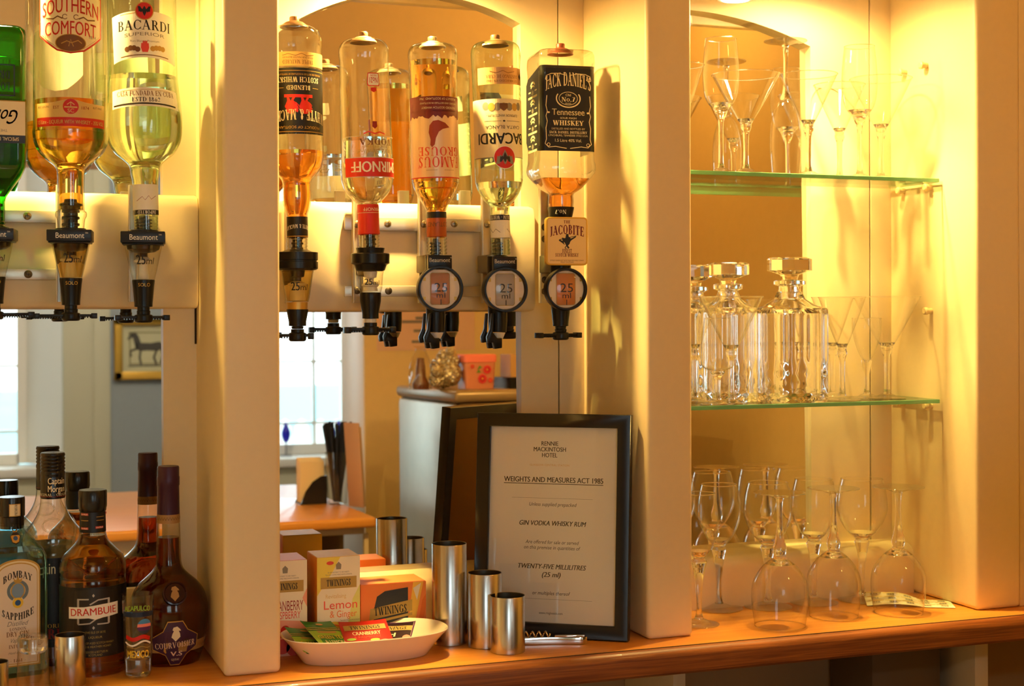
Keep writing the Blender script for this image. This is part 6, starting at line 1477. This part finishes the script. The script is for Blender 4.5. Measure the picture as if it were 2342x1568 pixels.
# decanters
def decanter(px_, Y, hwb, ysh, yst0, yst1, hst, label, rot):
    s = Sh(px_, Y, ZS2); k = s.k; t = thing('decanter', s.loc, label, 'decanter', 'cut glass decanters', (0, 0, rot))
    Z = lambda y: ZE - (y - PCY) * k - ZS2
    W = hwb * k; zs = Z(ysh)
    # square body with upright flutes and a cut diamond band at the foot
    n = 96; rings = []; nz = 60
    def sqr(a, r):
        e = 7.0; c, s2 = math.cos(a), math.sin(a); return r / (abs(c) ** e + abs(s2) ** e) ** (1 / e)
    for i in range(nz + 1):
        z = zs * i / nz; u = i / nz; ring = []
        for j in range(n):
            a = 2 * pi * j / n
            r = sqr(a, W)
            if u < 0.14: f = 0.030 * (abs(((j / 4 + i * 0.45) % 2) - 1) + abs(((j / 4 - i * 0.45) % 2) - 1) - 1)
            elif u < 0.38: f = 0.024 * (abs(((j / 8 + i * 0.16) % 2) - 1) + abs(((j / 8 - i * 0.16) % 2) - 1) - 1)
            else: f = 0.012 * math.cos(2 * pi * j / 6) * min(1, (u - .38) * 12) * (1 - max(0, u - .92) / .08)
            rr = r * (0.985 + f * 0.5) * (0.96 if i == 0 else 1)
            ring.append((rr * math.cos(a), rr * math.sin(a), z))
        rings.append(ring)
    nk = hst * .48 * k
    for q, zz in ((.97, zs + .002), (.72, zs + .007), (.50, zs + .016), (.40, zs + .028), (nk / W, Z(yst1 + 62)), (nk / W, Z(yst1 + 34)), (nk * 1.45 / W, Z(yst1 + 30)), (nk * 1.45 / W, Z(yst1 + 22)), (nk / W, Z(yst1 + 19))):
        mixf = min(1, (zz - zs) / 0.02)
        rings.append([(((1 - mixf) * sqr(a, W * q) + mixf * W * q) * math.cos(a), ((1 - mixf) * sqr(a, W * q) + mixf * W * q) * math.sin(a), zz) for a in [2 * pi * j / n for j in range(n)]])
    MB().loft(rings, cap1=True).build('body', SOLIDG, t, smooth=18)
    inn = [[(x * .80, y * .80, z * .90 + .012) for x, y, z in rings[0]], [(x * .82, y * .82, z) for x, y, z in rings[nz - 6]]]
    inn = [[(W * .80 * math.copysign(abs(math.cos(a)) ** .6, math.cos(a)), W * .80 * math.copysign(abs(math.sin(a)) ** .6, math.sin(a)), zz) for a in [2 * pi * j / 64 for j in range(64)]] for zz in (0.014, 0.017, zs - 0.006)]
    inn += [[(r * math.cos(a), r * math.sin(a), zz) for a in [2 * pi * j / 64 for j in range(64)]] for r, zz in ((W * .62, zs), (W * .40, zs + .010), (nk * .72, zs + .024), (nk * .72, Z(yst1 + 64)))]
    MB().loft(inn).build('inner_wall', AIRG, t, smooth=30)
    h8 = [2 * pi * (j + .5) / 8 for j in range(8)]
    st = [[(r * math.cos(a), r * math.sin(a), zz) for a in h8] for r, zz in ((hst * .88 * k, Z(yst0)), (hst * k, Z(yst0 + 3)), (hst * k, Z(yst1 - 2)), (hst * .8 * k, Z(yst1 + 1)), (hst * .42 * k, Z(yst1 + 8)), (hst * .36 * k, Z(yst1 + 18)), (hst * .38 * k, Z(yst1 + 34)), (hst * .34 * k, Z(yst1 + 60)))]
    MB().loft(st).build('stopper', SOLIDG, t, smooth=0)
    return t
decanter(1665, 2.080, 55, 707, 602, 632, 47, 'cut glass decanter at the back left of the lower shelf, behind a martini glass', D2R(20))
decanter(1806, 2.038, 69, 709, 591, 622, 52, 'larger cut glass decanter in the middle of the lower shelf', D2R(4))

# counter: three upturned goblets in front, wine glasses behind
def goblet(px_, yrim, ytop, hw, label):
    f = on(px_, yrim); d = Vector((f.x, f.y, 0)).normalized(); R = hw * depth(px_, f.y) / F
    Y = f.y + d.y * R * .88; k = depth(px_, Y) / F; X = at(px_, 700, Y).x
    H = ZE - ZC - (ytop - PCY) * k; R = hw * k
    bowl = [(0.002, H * .49), (R * .24, H * .495), (R * .62, H * .56), (R * .92, H * .66), (R, H * .76), (R * .97, H * .88), (R * .88, H)]
    stem = [(0.0068, 0.009), (0.0046, 0.018), (0.0044, H * .20), (0.0058, H * .33), (0.0105, H * .43), (R * .22, H * .492), (R * .50, H * .538), (R * .25, H * .518), (0.002, H * .51)]
    return stem_glass('wine_goblet', (X, Y, ZC), bowl, stem, 59 * k, label, 'wine goblet', 'upturned goblets on the counter', True)
goblet(1782, 1442, 1126, 65, 'upturned wine goblet on the counter, left one of the front three')
goblet(1905, 1419, 1116, 62, 'upturned wine goblet on the counter, middle one of the front three')
goblet(2053, 1411, 1113, 62, 'upturned wine goblet on the counter, standing on the barcode sheet side')
def wine(px_, yfoot, ytop, hw, label, foot=54):
    f = on(px_, yfoot); Y = f.y; k = depth(px_, Y) / F
    H = ZE - ZC - (ytop - PCY) * k; R = hw * k
    bowl = [(0.002, H * .485), (R * .30, H * .51), (R * .72, H * .60), (R * 1.0, H * .72), (R * 1.02, H * .82), (R * .95, H * .92), (R * .84, H)]
    stem = [(0.0068, 0.009), (0.0044, 0.018), (0.0040, H * .16), (0.0052, H * .30), (0.0090, H * .42), (0.0120, H * .480), (R * .27, H * .508), (R * .56, H * .562), (R * .28, H * .535), (0.002, H * .525)]
    return stem_glass('wine_glass', (at(px_, 700, Y).x, Y, ZC), bowl, stem, foot * k, label, 'wine glass', 'wine glasses of the right bay')
wine(1597, 1428, 1128, 44, 'upright wine glass on the counter, cut off by the second pillar', 46)
wine(1643, 1392, 1108, 48, 'upright wine glass on the counter, nearest whole one to the second pillar')
wine(1755, 1388, 1104, 54, 'upright wine glass on the counter behind the left upturned goblet')
wine(1860, 1378, 1096, 50, 'upright wine glass on the counter between the left and middle goblets')
wine(1970, 1372, 1096, 56, 'upright wine glass on the counter between the middle and right goblets')

# curled sheet of barcode stickers
c = on(2085, 1382)
t = thing('sticker_sheet', (c.x, c.y + .008, ZC), 'curled white and yellow sheet of barcode stickers behind the right goblet', 'sticker sheet', None, (0, 0, D2R(-28)))
SW, SHh = 0.135, 0.062
def sz(x, y): u = x / SW + .5; return 0.0012 + 0.011 * math.sin(pi * min(1, u * 1.5)) * (0.35 + 0.65 * (y / SHh + .5)) * (1 if u < .667 else 0) + 0.010 * max(0, .25 - u) * 4 * (y / SHh + .5)
n = 18; vs = []; fs = []
for s_ in (0, 1):
    for i in range(n + 1):
        for j in range(7):
            x = (i / n - .5) * SW; y = (j / 6 - .5) * SHh; vs.append((x, y, sz(x, y) - s_ * .0004))
for i in range(n):
    for j in range(6):
        a = i * 7 + j; fs.append((a, a + 7, a + 8, a + 1)); fs.append((a + 133, a + 134, a + 141, a + 140))
MB().add(vs, fs).build('sheet', mat('sticker_paper', S(246, 240, 214), 0.6), t, smooth=60)
cv = Canvas()
YS_ = mat('yellow_sticker_line', S(240, 214, 90), 0.6)
for r_ in range(3):
    for c_ in range(5):
        x0 = -SW / 2 + .004 + c_ * .0262; y0 = -SHh / 2 + .004 + r_ * .019
        cv.rect(x0, x0 + .024, y0 + .0145, y0 + .017, YS_, 0)
        for b in range(10): cv.rect(x0 + .006 + b * .0012, x0 + .006 + b * .0012 + (.0007 if b % 3 else .0004), y0 + .005, y0 + .0125, INK, 0)
        cv.rect(x0 + .005, x0 + .019, y0 + .0022, y0 + .0032, INKG, 0)
cv.mesh('barcodes', None, lambda x, y, off: (x, y, sz(x, y) + off), t, step=0.006)

# ------------------------------------------------------------------ small pieces belong to the part they sit on
OWNER = {'cap_print': ('cap',), 'cap_label': ('cap',), 'neck_print': ('neck_sleeve', 'neck_band'), 'maker_print': ('head',), 'measure_print': ('measuring_chamber',),
         'type_print': ('lower_body',), 'badge_print': ('badge',), 'float': ('measuring_chamber',), 'inner_valve': ('measuring_chamber',), 'measured_spirit': ('measuring_chamber',),
         'medallion_print': ('medallion',), 'lace_print': ('lace_band',), 'flower_print': ('tub',), 'front_print': ('carton',), 'lid_flap': ('carton',), 'print': ('pouch', 'sheet'),
         'barcodes': ('sheet',), 'dial': ('lens_ring',), 'measure_window': ('lens_ring',), 'lens': ('lens_ring',), 'inner_wall': ('body',), 'inside': ('body',), 'handle_recess': ('door',)}
base = lambda o: o.name.split('.')[0]
for o in list(SC.objects):
    if o.parent is None and o.type == 'EMPTY':
        kids = list(o.children)
        for c in kids:
            for own in OWNER.get(base(c), ()):
                for p in kids:
                    if base(p) == own and p is not c and c.parent is o: c.parent = p
